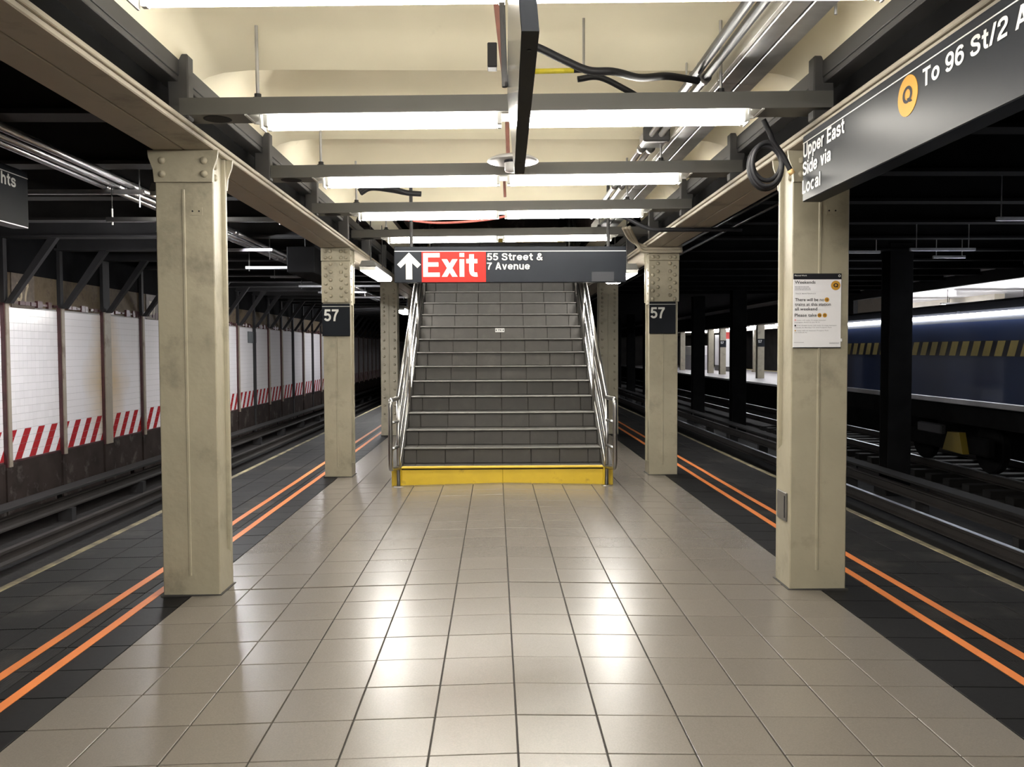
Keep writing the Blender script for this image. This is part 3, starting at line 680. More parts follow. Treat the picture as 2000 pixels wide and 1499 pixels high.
def strip_light(x, y0, y1, z, lab, m, w=.16):
    t = thing('strip_light', lab, 'strip light', (x, (y0+y1)/2, z), 'strip lights hung along the platform')
    b = MB(); b.prism([(x-w/2, z), (x+w/2, z), (x+w/2-.03, z+.07), (x-w/2+.03, z+.07)], 'y', y0, y1); b.obj('housing', beamgrey, t)
    if m is diffm: MB().cbox(x-w/2+.005, x+w/2-.005, y0+.03, y1-.03, z-.05, z+.002, .015).obj('diffuser', m, t)
    else:
        for dx in (-.035, .035): MB().tube([(x+dx, y0+.03, z-.018), (x+dx, y1-.03, z-.018)], .019, 8).obj('tube', m, t, True)
    for y in (y0+.25, y1-.25): MB().tube([(x, y, z+.06), (x, y, 3.325 if abs(x) > 2 else 2.985)], .007, 6).obj('hanger_rod', soot, t)
    for y in (y0, y1-.02): MB().cbox(x-w/2+.01, x+w/2-.01, y, y+.02, z-.04, z+.01, .003).obj('end_cap', reflect, t)
strip_light(-1.45, 9.75, 11.25, 2.33, 'lit strip light on the left of the stairs beneath the girder', diffm, .2)
strip_light(1.57, 9.85, 11.35, 2.30, 'lit strip light right of the exit sign beneath the girder', diffm, .2)
strip_light(-2.95, 7.55, 8.95, 2.78, 'strip light over the left platform edge just behind the front column', tubem)
strip_light(-3.9, 10.1, 12.2, 2.78, 'strip light over the left track hidden behind the front column', tubec)
strip_light(-3.9, 19.6, 21.6, 2.78, 'strip light over the left track hidden behind the 57 column', tubec)
strip_light(-3.9, 31.0, 33.0, 2.78, 'distant strip light over the left track behind the rivet studded column', tubec)
strip_light(-2.2, 19.4, 21.6, 2.33, 'bright strip light seen through the left stair railing', diffm, .3)

# ------------------------------------------------------------------ staircase
SX0, SX1 = -.975, 1.115; SY0 = 8.745; SZ0 = .171; RI = .1687; GO = .2625; NS = 19
st = thing('staircase', 'wide tiled staircase with yellow bottom step leading up to the exit', 'staircase', (AX, SY0, 0))
seams = [SX0, -.843, -.538, -.233, .0716, .3764, .6812, .986, SX1]
for i in range(NS):
    y = SY0+GO*i; z = SZ0+RI*i; zb = (z-RI if i else -.03); yel = i in (0, NS-1)
    s = MB().box(SX0, SX1, y+.012, y+GO+.03, zb-.02, z-.006).obj('step', grout, st)
    if not yel:
        for a, c in zip(seams[:-1], seams[1:]):
            sh = random.uniform(-.001, .001)
            MB().cbox(a+.003, c-.003, y+sh, y+.02, zb+.002, z-.021, .002).obj('riser_tile', stairt, s)
    else:
        for a, c in ((SX0, .0716), (.0716, SX1)):
            MB().cbox(a+.0008, c-.0008, y, y+.02, zb+.002, z-.034, .003).obj('riser_panel', yellowp, s)
    MB().cbox(SX0, SX1, y-.026, y+.05, z-.019, z, .006).obj('nosing', yellowp if i == 0 else nosem, s)
    if i < NS-1:
        for a, c in zip(seams[:-1], seams[1:]): MB().cbox(a+.0015, c-.0015, y+.052, y+GO-.002, z-.012, z-.001, .0015).obj('tread_tile', treadm, s)
ytop = SY0+GO*NS; ztop = SZ0+RI*NS
for x0, x1, xe in ((SX0-.10, SX0, SX0-.10), (SX1, SX1+.10, SX1+.10)):
    MB().prism([(SY0+.02, -.03), (ytop, -.03), (ytop, ztop-.02), (SY0+.10, SZ0+.05), (SY0+.02, SZ0-.01)], 'x', x0, x1).obj('stringer', treadm, st)
    MB().cbox(x0, x1, SY0-.02, SY0+.05, -.03, .155, .006).obj('curb_end', yellowp, st)
t = thing('step_plate', 'tiny white plate marked P4 on a stair riser', 'plate', (.06, SY0+GO*9, 1.63))
yy = SY0+GO*9; MB().cbox(.0, .122, yy-.006, yy-.0015, 1.607, 1.659, .002).obj('plate', domew, t)
gtext('plate_marking', 'P4', (.043, yy-.006, 1.622), .037, .024, inkm, t)
for x in (.008, .098): MB().box(x, x+.014, yy-.0072, yy-.006, 1.624, 1.640).obj('mark', inkm, t)
# landing and shaft above the flight
ld = thing('wall_stairwell', 'dark stairwell shaft above the stairs', 'wall', (AX, 14, 3.2), kind='structure')
b = MB(); b.box(-1.26, -1.22, 9.88, 18, 2.97, 5.4).box(1.36, 1.40, 9.88, 18, 2.97, 5.4).box(-1.26, 1.40, 18, 18.1, 2.97, 5.4).box(-1.26, 1.40, 9.88, 9.92, 3.45, 5.4); b.obj('shaft_wall', brownw, ld)
MB().box(-1.26, 1.40, 9.88, 18, 5.4, 5.5).obj('shaft_ceiling', sootc, ld)
MB().box(-1.22, 1.36, ytop-.24, 18, ztop-RI-.15, ztop-RI-.002).obj('landing', treadm, ld)

def railing(X, sg, lab):
    t = thing('handrail', lab, 'handrail', (X, SY0, 0), 'stainless stair handrails')
    yp = 8.66; sl = RI/GO; r = .021; ye = SY0+GO*17.5
    zs = [.885, .645, .385, .13]
    for k, z in enumerate(zs):
        MB().tube([(X, yp, z), (X, ye, z+sl*(ye-yp))], r if k in (0,) else .017, 10).obj('rail', steel, t, True)
    MB().tube([(X, yp, -.02), (X, yp, .885)], .019, 10).obj('newel_post', steel, t, True)
    xo = X-sg*.0+(-.035 if sg < 0 else .035); yo = 8.30
    pts = [(X, yp, .885), (X+(xo-X)*.5, (yp+yo)/2, .885)]
    for a in range(0, 91, 15):
        c = math.radians(a); pts.append((xo, yo+.07-.07*math.sin(c), .885-.07+.07*math.cos(c)))
    for a in range(0, 91, 15):
        c = math.radians(a); pts.append((xo, yo+.07-.07*math.cos(c), .20+.07-.07*math.sin(c)))
    pts += [(X+(xo-X)*.4, (yp+yo)/2+.05, .185), (X, yp, .17)]
    MB().tube(pts, .022, 10).obj('end_loop', steel, t, True)
    for z in (.655, .395): MB().tube([(X, yp, z), (xo, yo, z)], .016, 8).obj('loop_stub', steel, t, True)
    for k in (3.5, 7.5, 11.5, 15.5):
        y = SY0+GO*k; zb = SZ0+RI*math.floor(k)-.05
        MB().tube([(X+(.02 if sg < 0 else -.02), y, zb), (X+(.02 if sg < 0 else -.02), y, .885+sl*(y-yp))], .016, 8).obj('post', steel, t, True)
    MB().lathe([(0, .008), (.05, .006), (.055, 0)], (X, yp, fz(X)), 14).obj('base_flange', steel, t, True)
railing(-.995, -1, 'stainless steel handrail on the left side of the stairs')
railing(1.14, 1, 'stainless steel handrail on the right side of the stairs')

# ------------------------------------------------------------------ signs
t = thing('exit_sign', 'wide black hanging sign with red Exit panel and white arrow', 'sign', (.15, 8.25, 2.03)); Y = 8.20
MB().cbox(-.966, 1.268, Y, Y+.10, 2.026, 2.37, .004).obj('panel', blackp, t)
MB().box(-.702, -.086, Y-.002, Y+.001, 2.029, 2.325).obj('red_panel', redp, t)
MB().box(-.964, 1.266, Y-.0025, Y+.001, 2.322, 2.328).obj('white_line', whitep, t)
ar = [(-.824, 2.312), (-.711, 2.198), (-.744, 2.165), (-.794, 2.213), (-.794, 2.056), (-.854, 2.056), (-.854, 2.213), (-.904, 2.165), (-.937, 2.198)]
MB().prism(ar, 'y', Y-.0025, Y+.001).obj('arrow', whitev, t)
gtext('exit_lettering', 'Exit', (-.688, Y-.002, 2.080), .520, .226, whitev, t, bold=.178, gap=.08)
gtext('street_lettering', '55 Street &', (-.076, Y, 2.237), .537, .068, whitev, t, bold=.15)
gtext('street_lettering', '7 Avenue', (-.076, Y, 2.149), .412, .067, whitev, t, bold=.15)
MB().box(.935, 1.15, Y-.0015, Y+.001, 2.032, 2.125).obj('patch', mat('charcoal_patch', (.03, .031, .035), .5, spec=.06), t)
for x in (-.805, 1.10): MB().tube([(x, Y+.05, 2.36), (x, Y+.05, 3.02)], .016, 8).obj('hanger_rod', soot, t)

def sign57(x0, x1, y, z1, tx0, tx1, tz, cap, lab):
    t = thing('column_sign', lab, 'sign', ((x0+x1)/2, y, z1-.35), 'black 57 station signs')
    MB().cbox(x0, x1, y-.012, y+.001, z1-.355, z1, .003).obj('panel', blackp, t)
    MB().box(x0+.001, x1-.001, y-.0135, y-.011, z1-.033, z1-.027).obj('white_line', whitep, t)
    gtext('numerals', '57', (tx0, y-.012, tz), tx1-tx0, cap, whitep, t)
sign57(-1.908, -1.602, 9.428, 1.892, -1.888, -1.726, 1.700, .13, 'black 57 station sign on the riveted column left of the stairs')
sign57(1.715, 2.008, 9.428, 1.905, 1.726, 1.886, 1.720, .122, 'black 57 station sign on the riveted column right of the stairs')

# right hanging sign
X = 1.62; t = thing('direction_sign', 'long black hanging sign pointing to Upper East Side at upper right', 'sign', (X, 3.2, 2.14))
ya, yb = 1.75, 4.465
MB().cbox(X, X+.10, ya, yb, 2.145, 2.487, .004).obj('panel', blackp, t)
MB().box(X-.002, X+.001, ya+.002, yb-.002, 2.445, 2.450).obj('white_line', whitep, t)
gtext('destination_lettering', 'Upper East', (X, 4.455, 2.371), .525, .072, whitep, t, 'x-')
gtext('destination_lettering', 'Side via', (X, 4.462, 2.279), .375, .070, whitep, t, 'x-')
gtext('destination_lettering', 'Local', (X, 4.465, 2.186), .250, .070, whitep, t, 'x-')
MB().lathe([(0, -.002), (.079, -.002), (.079, .001)], (X, 3.33, 2.362), 32, 'x').obj('route_disc', goldp, t)
gtext('route_letter', 'Q', (X-.002, 3.368, 2.333), .078, .066, inkm, t, 'x-')
gtext('destination_lettering', 'To 96 St/2 Av', (X, 3.215, 2.358), .70, .068, whitep, t, 'x-')
for y in (1.9, 2.5): MB().tube([(X+.05, y, 2.48), (X+.05, y, 2.98)], .015, 8).obj('hanger_rod', soot, t)
# left hanging sign
X = -2.9; t = thing('direction_sign', 'black hanging sign ending in hts at far left edge', 'sign', (X, 4.2, 2.14))
MB().cbox(X-.10, X, 3.0, 5.375, 2.14, 2.49, .004).obj('panel', blackp, t)
MB().box(X-.001, X+.002, 3.002, 5.373, 2.445, 2.450).obj('white_line', whitep, t)
MB().box(X-.001, X+.003, 3.0, 5.36, 2.141, 2.147).obj('bottom_trim', silver, t)
gtext('destination_lettering', 'hts', (X, 5.085, 2.368), .150, .073, whitep, t, 'x+')
for y in (3.3, 5.0): MB().tube([(X-.05, y, 2.48), (X-.05, y, 3.3)], .015, 8).obj('hanger_rod', soot, t)
# centre sign seen edge-on
t = thing('overhead_sign', 'glossy black overhead sign seen edge-on at the top centre', 'sign', (.10, 2.9, 2.14))
b = MB(); ln = .085
for (y, xc) in ((2.07, .089), (3.726, .109)):
    b.v += [(xc-.021, y, 2.14), (xc+.021, y, 2.14), (xc+.021-ln*.34, y, 2.48), (xc-.021-ln*.34, y, 2.48)]
b.f += [(0, 1, 2, 3), (7, 6, 5, 4), (0, 3, 7, 4), (1, 5, 6, 2), (0, 4, 5, 1), (3, 2, 6, 7)]
b.obj('panel', blackp, t)
f = MB(); f.v = [(x-.0015, y, z) for x, y, z in (b.v[0], b.v[3], b.v[7], b.v[4])]; f.f = [(0, 1, 2, 3)]; f.obj('glossy_face', blackg, t)
for y in (2.2, 3.5): MB().lathe([(0, -.001), (.006, -.001), (.006, .001)], (.099+.012*(y-2.9), y, 2.1395), 8).obj('screw', soot, t)
MB().tube([(.045, 3.55, 2.46), (.03, 3.55, 3.0)], .012, 8).obj('hanger_rod', soot, t)
MB().tube([(.045, 2.4, 2.46), (.03, 2.4, 3.0)], .012, 8).obj('hanger_rod', soot, t)

# service poster on the right front column
t = thing('service_poster', 'white weekend service change poster on the right front column', 'poster', (1.857, 4.86, 1.38)); Y = 4.869
MB().cbox(1.718, 1.997, Y, Y+.0045, 1.378, 1.807, .001).obj('sheet', paper, t)
MB().box(1.718, 1.997, Y-.0012, Y+.001, 1.773, 1.807).obj('header_band', inkm, t)
MB().box(1.718, 1.997, Y-.0012, Y+.001, 1.378, 1.3825).obj('bottom_edge', inkm, t)
MB().box(1.719, 1.996, Y-.0006, Y+.001, 1.700, 1.772).obj('grey_band', palegrey, t)
MB().box(1.725, 1.990, Y-.0008, Y+.001, 1.6795, 1.6805).obj('rule_line', palegrey, t)
def disc(x, z, r): MB().lathe([(0, -.0014), (r, -.0014), (r, .001)], (x, Y, z), 24, 'y').obj('route_disc', goldp, t)
disc(1.964, 1.738, .0275); gtext('route_letter', 'Q', (1.9505, Y-.0014, 1.7275), .027, .023, inkm, t)
for s, x, z, w, c, m in (('Planned Work', 1.725, 1.7915, .071, .0080, whitep), ('Weekends', 1.726, 1.7485, .120, .0175, inkm), ('TRACK MAINTENANCE', 1.728, 1.688, .120, .0068, greyink),
                         ('There will be no', 1.728, 1.648, .169, .0175, inkm), ('trains at this station', 1.728, 1.6215, .208, .0175, inkm), ('all weekend', 1.728, 1.595, .130, .0175, inkm), ('Please take', 1.727, 1.559, .128, .0175, inkm),
                         ('trains will make Q stops between', 1.739, 1.536, .170, .0058, greyink), ('Lexington Av/63 St and 96 St', 1.727, 1.524, .146, .0056, greyink),
                         ('Free shuttle buses will make Q stops between', 1.741, 1.5055, .230, .0058, greyink), ('Atlantic Av-Barclays Ctr and Prospect Park', 1.727, 1.494, .216, .0056, greyink),
                         ('trains will run between Prospect Park', 1.740, 1.4755, .185, .0058, greyink), ('and Stillwell Av', 1.727, 1.465, .074, .0056, greyink)):
    text('print', s, (x, Y, z), w, c, m, t, bold=.012, lift=.0016)
for x, z, r, s in ((1.9135, 1.656, .0135, 'Q'), (1.872, 1.5665, .0125, 'N'), (1.9025, 1.5665, .0125, 'R')):
    disc(x, z, r); gtext('route_letter', s, (x-.006, Y-.0014, z-.006), .012, .012, inkm, t)
for z, w in ((1.7305, .078), (1.722, .091), (1.7135, .092)):
    b = MB(); x = 1.727
    while x < 1.727+w: q = random.uniform(.004, .012); b.box(x, x+q, Y-.0012, Y+.001, z-.0018, z+.0022); x += q+.002
    b.obj('fine_print', greyink, t)
MB().box(1.727, 1.736, Y-.0012, Y+.001, 1.503, 1.512).obj('bus_mark', inkm, t)
MB().lathe([(.0028, -.0012), (.0045, -.0012), (.0045, .001)], (1.7315, Y, 1.539), 12, 'y').obj('route_ring', redsig, t)
MB().lathe([(0, -.0012), (.0040, -.0012), (.0040, .001)], (1.7315, Y, 1.478), 12, 'y').obj('route_dot', goldp, t)
b = MB()
b.lathe([(.0042, -.0018), (.0072, -.0018)], (1.985, Y, 1.793), 14, 'y'); b.obj('logo_swirl', whitep, t)
for x, z, w in ((1.724, 1.410, .058), (1.930, 1.408, .058), (1.930, 1.403, .056)): MB().box(x, x+w, Y-.001, Y+.001, z-.001, z+.001).obj('fine_print', greyink, t)
t2 = MB().cbox(1.994, 2.004, Y-.002, Y+.006, 1.415, 1.432, .001).obj('tape_tab', paper, t)

# ------------------------------------------------------------------ ceiling services
t = thing('cable_tray', 'shiny galvanised cable duct along the ceiling on the right', 'cable duct', (1.32, 5, 2.8))
for y0 in (-1.4, 1.6, 4.6, 7.6):
    MB().cbox(1.222, 1.312, y0, y0+2.99, 2.80, 2.90, .003).obj('duct_section', galv, t); MB().cbox(1.318, 1.415, y0, y0+2.99, 2.795, 2.90, .003).obj('duct_section', galv, t)
    MB().cbox(1.20, 1.221, y0, y0+2.99, 2.81, 2.93, .002).obj('side_flange', mat('pale_duct_paint', (.55, .54, .50), .5) if 'pale_duct_paint' not in MT else MT['pale_duct_paint'], t)
for y in (.5, 3.6, 5.2, 6.75, 8.2): MB().tube([(1.44, y, 2.78), (1.44, y, 3.02)], .007, 6).obj('hanger_rod', galv, t)
for x, lab in ((1.057, 'dark ceiling pipe beside the cable duct, left of the pair'), (1.122, 'dark ceiling pipe beside the cable duct, right of the pair')):
    t = thing('ceiling_pipe', lab, 'pipe', (x, 4, 2.8), 'pair of dark ceiling pipes')
    MB().tube([(x, -2, 2.815), (x, 5.35, 2.815)], .023, 12).obj('pipe_length', blackpipe, t, True)
    MB().tube([(x, 5.36, 2.815), (x, 9.3, 2.815)], .021, 12).obj('pipe_length', galv, t, True)
    for y in (4.52, 6.1, 7.5): MB().tube([(x, y, 2.815), (x, y+.06, 2.815)], .031, 12).obj('coupling', galv, t, True)
    MB().tube([(x, 4.7, 2.83), (x, 4.7, 3.02)], .006, 6).obj('hanger_rod', galv, t)
t = thing('pipe_clamp', 'wrapped clamp on the ceiling pipes behind the first lights', 'clamp', (1.09, 5.85, 2.8))
MB().cbox(1.01, 1.17, 5.75, 5.95, 2.775, 2.86, .015).obj('wrap', galv, t); MB().cbox(1.0, 1.18, 5.72, 5.75, 2.77, 2.87, .008).obj('collar', soot, t)
def bez(pts, n=10):
    out = []; P = [Vector(p) for p in pts]; P = [2*P[0]-P[1]]+P+[2*P[-1]-P[-2]]
    for i in range(1, len(P)-2):
        for k in range(n):
            u = k/n; a, b_, c, d = P[i-1], P[i], P[i+1], P[i+2]
            out.append(.5*((2*b_)+(-a+c)*u+(2*a-5*b_+4*c-d)*u*u+(-a+3*b_-3*c+d)*u**3))
    out.append(P[-2]); return out
def cable(name, pts, r, m, lab, cat, group=None, n=8):
    p = bez(pts); return tag(MB().tube(p, r, n).obj(name, m, None, True, off=tuple(p[len(p)//2])), lab, cat, group)
cable('draped_cable', [(.07, 4.0, 2.83), (.209, 4.0, 2.778), (.323, 4.0, 2.724), (.442, 4.0, 2.675), (.562, 4.02, 2.676), (.706, 4.15, 2.69), (.874, 4.3, 2.745), (1.06, 4.45, 2.77)], .019, rubber, 'thick black cable draped from the edge-on sign to the pipes', 'cable', 'black ceiling cables')
cable('draped_cable', [(.45, 4.62, 2.83), (.57, 4.62, 2.84), (.72, 4.62, 2.77), (.86, 4.63, 2.70), (1.0, 4.66, 2.69), (1.25, 4.7, 2.70)], .017, rubber, 'lower black cable dipping behind the front light housing', 'cable', 'black ceiling cables')
t = thing('tagged_pipe', 'short pipe wrapped in a yellow warning tag near the ceiling', 'pipe', (.3, 4.3, 2.77))
MB().tube([(.19, 4.3, 2.767), (.40, 4.3, 2.772)], .013, 10).obj('yellow_sleeve', yeltag, t, True); MB().tube([(.40, 4.3, 2.772), (.47, 4.3, 2.774)], .012, 8).obj('pipe_end', rubber, t, True)
MB().tube([(.45, 4.3, 2.78), (.45, 4.3, 3.03)], .007, 6).obj('hanger_rod', galv, t)
t = thing('sign_hanger', 'rusty red steel hanger with black box beside the edge-on sign', 'hanger', (.02, 4.1, 2.7))
MB().prism([(-.005, 3.05), (.03, 3.05), (.055, 2.66), (.038, 2.66)], 'y', 4.05, 4.08).obj('bar', rusty, t)
MB().cbox(-.03, .015, 4.03, 4.10, 2.70, 2.815, .004).obj('junction_box', rubber, t)
# dome device behind the edge-on sign
t = thing('ceiling_speaker', 'pale round device on a disc plate hung behind the edge-on sign', 'ceiling device', (.12, 5.6, 2.6)); c = (.122, 5.6, 0)
MB().lathe([(0, 2.655), (.06, 2.65), (.13, 2.632), (.165, 2.615), (.168, 2.605), (.15, 2.602), (0, 2.602)], c, 24).obj('disc_plate', domew, t, True)
MB().lathe([(.046, 2.602), (.046, 2.545), (.042, 2.53), (0, 2.525)], (.112, 5.55, 0), 16).obj('sensor_body', domew, t, True)
MB().lathe([(.048, 2.608), (.050, 2.590), (.048, 2.585)], (.112, 5.55, 0), 16).obj('black_ring', inkm, t)
MB().tube([(.09, 5.6, 2.65), (.08, 5.6, 3.04)], .013, 8).obj('stem', rusty, t)
cable('junction_rod', [(.09, 7.3, 3.02), (.085, 7.31, 2.85), (.09, 7.3, 2.68)], .012, rusty, 'thin rusty drop pipe above the third light housing', 'pipe')
cable('red_hose', [(-1.15, 8.3, 2.70), (-.95, 8.3, 2.655), (-.577, 8.3, 2.612), (-.179, 8.3, 2.63), (.095, 8.3, 2.672), (.15, 8.3, 2.72)], .012, redhose, 'sagging red cable between the last two light housings', 'cable')
b_ = thing('cable_bundle', 'dark wrapped cable bundle lying above the third light housing', 'cable bundle', (-.95, 7.0, 2.63))
for dz, dy in ((0, 0), (.03, .04), (.045, -.03)):
    MB().tube(bez([(-1.10, 7.0+dy, 2.665), (-1.0, 7.0+dy, 2.70+dz*.5), (-.85, 7.0+dy, 2.685+dz*.3), (-.72, 7.02, 2.665), (-.60, 7.02, 2.655)]), .022, 8).obj('cable_strand', rubber, b_, True)
# coil of cable by the right front column
t = thing('cable_coil', 'coil of black cable hanging beside the right front column', 'cable coil', (1.475, 4.62, 2.37))
for k, (rx, rz, dx, dz) in enumerate(((.082, .118, 0, 0), (.088, .112, -.006, -.012), (.078, .10, .006, .018), (.092, .122, .002, -.006))):
    MB().tube([(1.475+dx+rx*math.cos(a*math.pi/16), 4.60+.012*k, 2.372+dz+rz*math.sin(a*math.pi/16)) for a in range(32)], .0125, 8, True).obj('loop', rubber, t, True)
MB().tube(bez([(1.44, 4.56, 2.60), (1.475, 4.56, 2.53), (1.50, 4.57, 2.48), (1.55, 4.58, 2.42), (1.595, 4.58, 2.335)]), .015, 8).obj('cable_tail', rubber, t, True)
MB().tube([(1.592, 4.58, 2.338), (1.607, 4.58, 2.315)], .0165, 10).obj('cable_end', mat('copper_tan_end', (.55, .36, .16), .5), t, True)
cable('black_pipe', [(1.10, 7.9, 2.66), (1.25, 7.9, 2.58), (1.45, 7.9, 2.492), (1.65, 7.9, 2.485), (2.3, 7.9, 2.487)], .02, rubber, 'black pipe crossing under the right girder near the stairs', 'pipe')
for k, lab in enumerate(('upper cream conduit bending over the right 57 column', 'middle cream conduit bending over the right 57 column', 'lower cream conduit bending over the right 57 column')):
    d = .03*k
    cable('bent_conduit', [(1.36+d, 9.0-.02*k, 2.66), (1.48+d*.8, 9.28, 2.575+d*.2), (1.62, 9.40-d*.5, 2.525-d), (1.75, 9.40-d*.5, 2.515-d), (2.07, 9.40-d*.5, 2.515-d)], .019, girderp, lab, 'conduit', 'cream conduits')
# left: three conduits on struts
for x, lab in ((-3.37, 'shiny steel conduit over the left track, nearest the platform'), (-3.51, 'shiny steel conduit over the left track, middle of three'), (-3.63, 'shiny steel conduit over the left track, nearest the tiled wall')):
    t = thing('steel_conduit', lab, 'conduit', (x, 12, 2.92), 'three steel conduits')
    for y0 in (2.0, 5.05, 8.1, 11.15, 14.2, 17.25, 20.3, 23.35): MB().tube([(x, y0, 2.915), (x, y0+3.0, 2.915)], .03, 12).obj('pipe_length', galv, t, True)
    for y0 in (5.05, 8.1, 11.15, 14.2, 17.25, 20.3): MB().tube([(x, y0-.07, 2.915), (x, y0+.05, 2.915)], .036, 12).obj('coupling', galv, t, True)
ords = ['first', 'second', 'third', 'fourth']
for k, y in enumerate((8.04, 12.61, 17.18, 21.75)):
    t = thing('strut_channel', f'{ords[k]} galvanised strut carrying the three steel conduits', 'strut', (-3.5, y, 2.86), 'conduit struts')
    MB().prism([(y-.02, 2.84), (y+.02, 2.84), (y+.02, 2.882), (y+.012, 2.882), (y+.012, 2.85), (y-.012, 2.85), (y-.012, 2.882), (y-.02, 2.882)], 'x', -4.5, -3.27).obj('channel', galv, t)
    for x in (-4.42, -3.31): MB().tube([(x, y, 2.72 if x > -4 else 2.83), (x, y, 3.318)], .007, 6).obj('threaded_rod', galv, t)
for k, (y, x0, z) in enumerate(((8.0, -3.6, 2.60), (12.6, -3.66, 2.60), (15.7, -3.6, 2.56), (18.7, -3.6, 2.54))):
    t = thing('strut_channel', f'{ords[k]} lower galvanised strut reaching out over the left platform edge', 'strut', (-2.8, y, 2.6), 'lower struts')
    MB().cbox(x0, -1.95, y-.02, y+.02, z-.02, z+.02, .003).obj('channel', galv, t)
    for x in (x0+.05, -2.0): MB().tube([(x, y, z-.05), (x, y, z+.1 if x < -3 else 3.3)], .009, 6).obj('threaded_rod', galv, t)
    MB().tube([(x0+.05, y, z+.1), (x0+.05, y, 3.318)], .005, 6).obj('thin_rod', soot, t)
t = thing('equipment_box', 'black equipment box hung left of the 57 column', 'box', (-2.55, 11.3, 2.5))
MB().cbox(-2.72, -2.36, 11.2, 13.2, 2.40, 2.74, .01).obj('box_body', blk, t)
for y in (11.5, 12.9): MB().tube([(-2.54, y, 2.72), (-2.54, y, 3.33)], .01, 6).obj('hanger_rod', soot, t)
for k, (x, lab) in enumerate(((2.35, 'thin conduit over the right track nearest the girder'), (2.45, 'second thin conduit over the right track'), (2.55, 'third thin conduit over the right track'))):
    cable('thin_conduit', [(x, 5, 2.78-.05*k), (x, 14, 2.78-.05*k), (x, 30, 2.78-.05*k)], .016, blackpipe, lab, 'conduit', 'thin right conduits')
    o = bpy.context.scene.objects['thin_conduit' if k == 0 else f'thin_conduit.{k:03d}']
    for y in (7, 12, 17, 22, 27): MB().tube([(x, y, 2.78-.05*k), (x, y, 3.325)], .006, 6).obj('hanger_rod', blk, o)
for k, (x, y, z, l) in enumerate(((5.6, 9.0, 2.75, .5), (6.1, 11.5, 2.72, .9), (5.4, 12.5, 2.80, .6), (7.0, 13.0, 2.78, .5), (4.6, 12.0, 2.88, .4))):
    t = thing('hanger_strut', f'{["nearest", "second", "middle", "fourth", "leftmost"][k]} small glinting strut under the dark right tunnel ceiling', 'strut', (x, y, z), 'glinting struts')
    MB().cbox(x-l/2, x+l/2, y-.02, y+.02, z-.02, z+.02, .003).obj('channel', galv, t)
    for e in (-.4, .4): MB().tube([(x+l*e, y, z), (x+l*e, y, 3.33)], .006, 6).obj('rod', galv, t)

# ------------------------------------------------------------------ blue work train
TX = 7.7
t = thing('work_train', 'dark blue train with yellow chevron band on the far right track', 'train', (9.15, 14.5, -.9)); y0, y1 = 4.0, 19.6
pr = [(TX, .42), (TX, 1.72), (TX+.05, 1.82)]
MB().prism([(TX, .44), (TX, 1.80), (10.5, 1.80), (10.5, .44)], 'y', y0, y1).obj('body', bluet, t)
MB().prism([(TX, 1.80), (TX+.02, 1.98), (TX+.12, 2.10), (TX+.5, 2.17), (10.0, 2.17), (10.4, 2.10), (10.5, 1.80)], 'y', y0, y1).obj('roof', trdark, t, False)
MB().cbox(TX-.03, TX+.05, y0, y1, .44, .535, .01).obj('sill', silver, t)
band = MB().box(TX-.004, TX+.002, y0, y1, 1.245, 1.49).obj('band', mat('black_band', (.012, .013, .02), .4), t)
k = 0; y = y0+.3
while y < y1-.3:
    MB().prism([(y, 1.25), (y+.19, 1.25), (y+.09, 1.485), (y-.10, 1.485)], 'x', TX-.007, TX-.003).obj('chevron', chev, band); y += .325
MB().tube([(TX-.035, y0+.2, 1.915), (TX-.035, 19.4, 1.90)], .030, 8).obj('glow_streak', stripm, t, True)  # glowing bar added for the bright streak along the car side
for y in (6, 8, 10, 12, 14, 16): MB().cbox(TX-.03, TX+.03, y-.03, y+.03, 1.93, 1.99, .006).obj('streak_bracket', trdark, t)  # brackets added to carry the streak bar
MB().box(TX+.15, 10.3, y0, y1, .1, .44).obj('underframe', blk, t)
for yy in (7, 9.2, 14.2, 16.4):
    MB().lathe([(0, -.08), (.40, -.08), (.43, -.05), (.43, .05), (.36, .07), (0, .08)], (8.45, yy, -.34), 24, 'x').obj('wheel', blk, t)
for ya, yb in ((6.4, 9.8), (13.6, 17)):
    MB().cbox(8.0, 8.15, ya, yb, -.42, -.12, .03).obj('truck_frame', blk, t)
MB().prism([(14.10, -.42), (14.75, -.40), (14.60, -.08), (14.22, -.06)], 'x', 7.88, 7.99).obj('yellow_guard', mat('dim_yellow_guard', (.20, .145, .02), .5), t)
MB().cbox(7.9, 8.0, 14.85, 15.7, -.16, .02, .02).obj('equipment_case', mat('dim_grey_case', (.04, .04, .045), .5), t)

# ------------------------------------------------------------------ far platform
fp = thing('floor', 'bright far platform beyond the right tracks', 'floor', (13.5, 35, 0), kind='structure')
MB().box(10.8, 17.2, -8, 75, -1.1, 0).obj('deck', farcon, fp); MB().box(10.77, 10.8, -8, 75, -1.1, -.075).obj('shade_skirt', blk, fp)  # near-black sheet added over the deck face as shade under the train
MB().box(10.78, 10.9, -8, 75, -.07, .003).obj('edge_nosing', whitew, fp)
MB().box(17.0, 17.2, -8, 75, 0, .02).obj('yellow_edge', mat('pale_yellow_edge', (.75, .65, .28), .5), fp)
fc = thing('ceiling', 'ceiling above the far platform with its beams', 'ceiling', (13.5, 35, 2.9), kind='structure')
MB().box(10.6, 24, -8, 75, 3.05, 3.2).obj('slab', whitew, fc)
for x in (12.4, 15.6): MB().box(x-.16, x+.16, 26, 75, 2.5, 3.05).obj('girder', girderp, fc)
MB().box(10.62, 10.75, 25, 75, 2.38, 3.3).obj('edge_beam', soot, fc); MB().box(10.62, 10.75, -8, 25, 2.80, 3.3).obj('edge_beam', soot, fc)
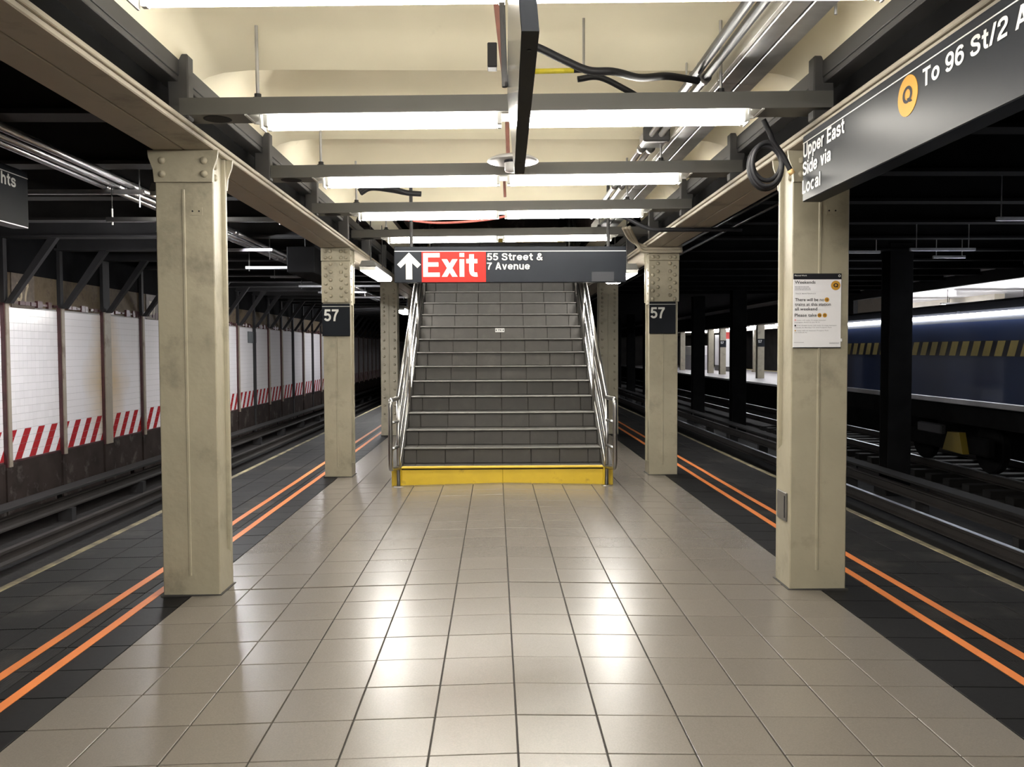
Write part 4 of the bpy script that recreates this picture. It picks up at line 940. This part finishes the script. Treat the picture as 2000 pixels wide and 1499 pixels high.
MB().box(19.8, 20, -8, 75, -1.1, 3.1).obj('far_wall', sootc, thing('wall_right', 'dark far wall behind the far platform', 'wall', (20, 35, 0), kind='structure'))
names = {39.5: 'cream far platform column carrying a small 57 sign, right of the broad dark column', 46.1: 'cream far platform column carrying a small 57 sign beside the white panel', 48.65: 'plain cream far platform column left of the white panel', 33.0: 'cream far platform column hidden behind the poster column', 56.0: 'most distant cream far platform column'}
for y, lab in names.items():
    x = 12.4; c = thing('far_column', lab, 'column', (x, y, 0), 'far platform columns')
    MB().cbox(x-.16, x+.16, y-.14, y-.11, 0, 2.5, .004).obj('front_flange', paint, c); MB().cbox(x-.16, x+.16, y+.11, y+.14, 0, 2.5, .004).obj('rear_flange', paint, c); MB().box(x-.14, x+.14, y-.12, y+.12, 0, 2.5).obj('core', paint, c)
for y, lab in ((39.36, 'tiny black 57 sign on the far platform column at right'), (45.96, 'tiny black 57 sign on the far column by the white panel')):
    s = thing('column_sign', lab, 'sign', (12.4, y, 1.5), 'far 57 signs')
    MB().cbox(12.235, 12.565, y-.015, y, 1.48, 1.85, .003).obj('panel', blackp, s); gtext('numerals', '57', (12.26, y-.015, 1.66), .17, .13, whitep, s)
for y, lab in ((43.5, 'beige frame post on the far platform left of the dark opening'), (37.2, 'beige frame post on the far platform at the right of the dark opening'), (50.5, 'thin pale post down the far platform')):
    c = thing('far_post', lab, 'post', (15.6, y, 0), 'far posts'); MB().cbox(15.45, 15.75, y-.14, y+.14, 0, 2.5, .005).obj('shaft', paint, c); MB().cbox(15.40, 15.80, y-.18, y+.18, 0, .12, .01).obj('base', paint, c)
c = thing('advert_panel', 'brilliant white panel with red top on the far platform', 'panel', (14.5, 52.4, 0))
MB().cbox(14.3, 14.5, 51.6, 55, .35, 2.3, .01).obj('panel', whitew, c); MB().box(14.05, 14.62, 51.5, 51.62, 2.0, 2.4).obj('red_header', redsig, c); MB().box(14.3, 14.55, 51.5, 55, 0, .35).obj('dark_base', greyb, c)
MB().cbox(13.95, 14.75, 51.45, 51.6, .3, 2.0, .01).obj('white_face', whitew, c)
c = thing('info_booth', 'small white booth with red trim on the far platform', 'booth', (13.4, 56, 0))
MB().cbox(13.0, 14.2, 56, 58, 0, 1.0, .01).obj('grey_counter', palegrey, c); MB().cbox(13.0, 14.2, 56.1, 58, 1.0, 1.6, .01).obj('white_top', whitew, c); MB().box(13.0, 13.3, 55.9, 56.0, 2.1, 2.45).obj('red_sign', redsig, c); MB().cbox(13.0, 13.1, 56, 56.1, 1.6, 2.5, .005).obj('booth_post', greyb, c)
for k, y in enumerate((12, 16, 20, 24, 28, 32, 36, 40, 44, 48, 52, 56, 60)):
    lab = f'fluorescent light over the far platform, {["first", "second", "third", "fourth", "fifth", "sixth", "seventh", "eighth", "ninth", "tenth", "eleventh", "twelfth", "last"][k]} from the viewer'
    c = thing('far_light', lab, 'ceiling light', (13.2, y, 2.6), 'far platform lights')
    MB().box(12.7, 15.3, y-.05, y+.05, 2.62, 2.67).obj('housing', reflect, c)
    for x0 in (12.75, 14.05): MB().tube([(x0, y, 2.585), (x0+1.2, y, 2.585)], .025, 6).obj('tube', tubef, c)
    for x in (12.9, 15.1): MB().tube([(x, y, 2.66), (x, y, 3.045)], .01, 6).obj('rod', soot, c)
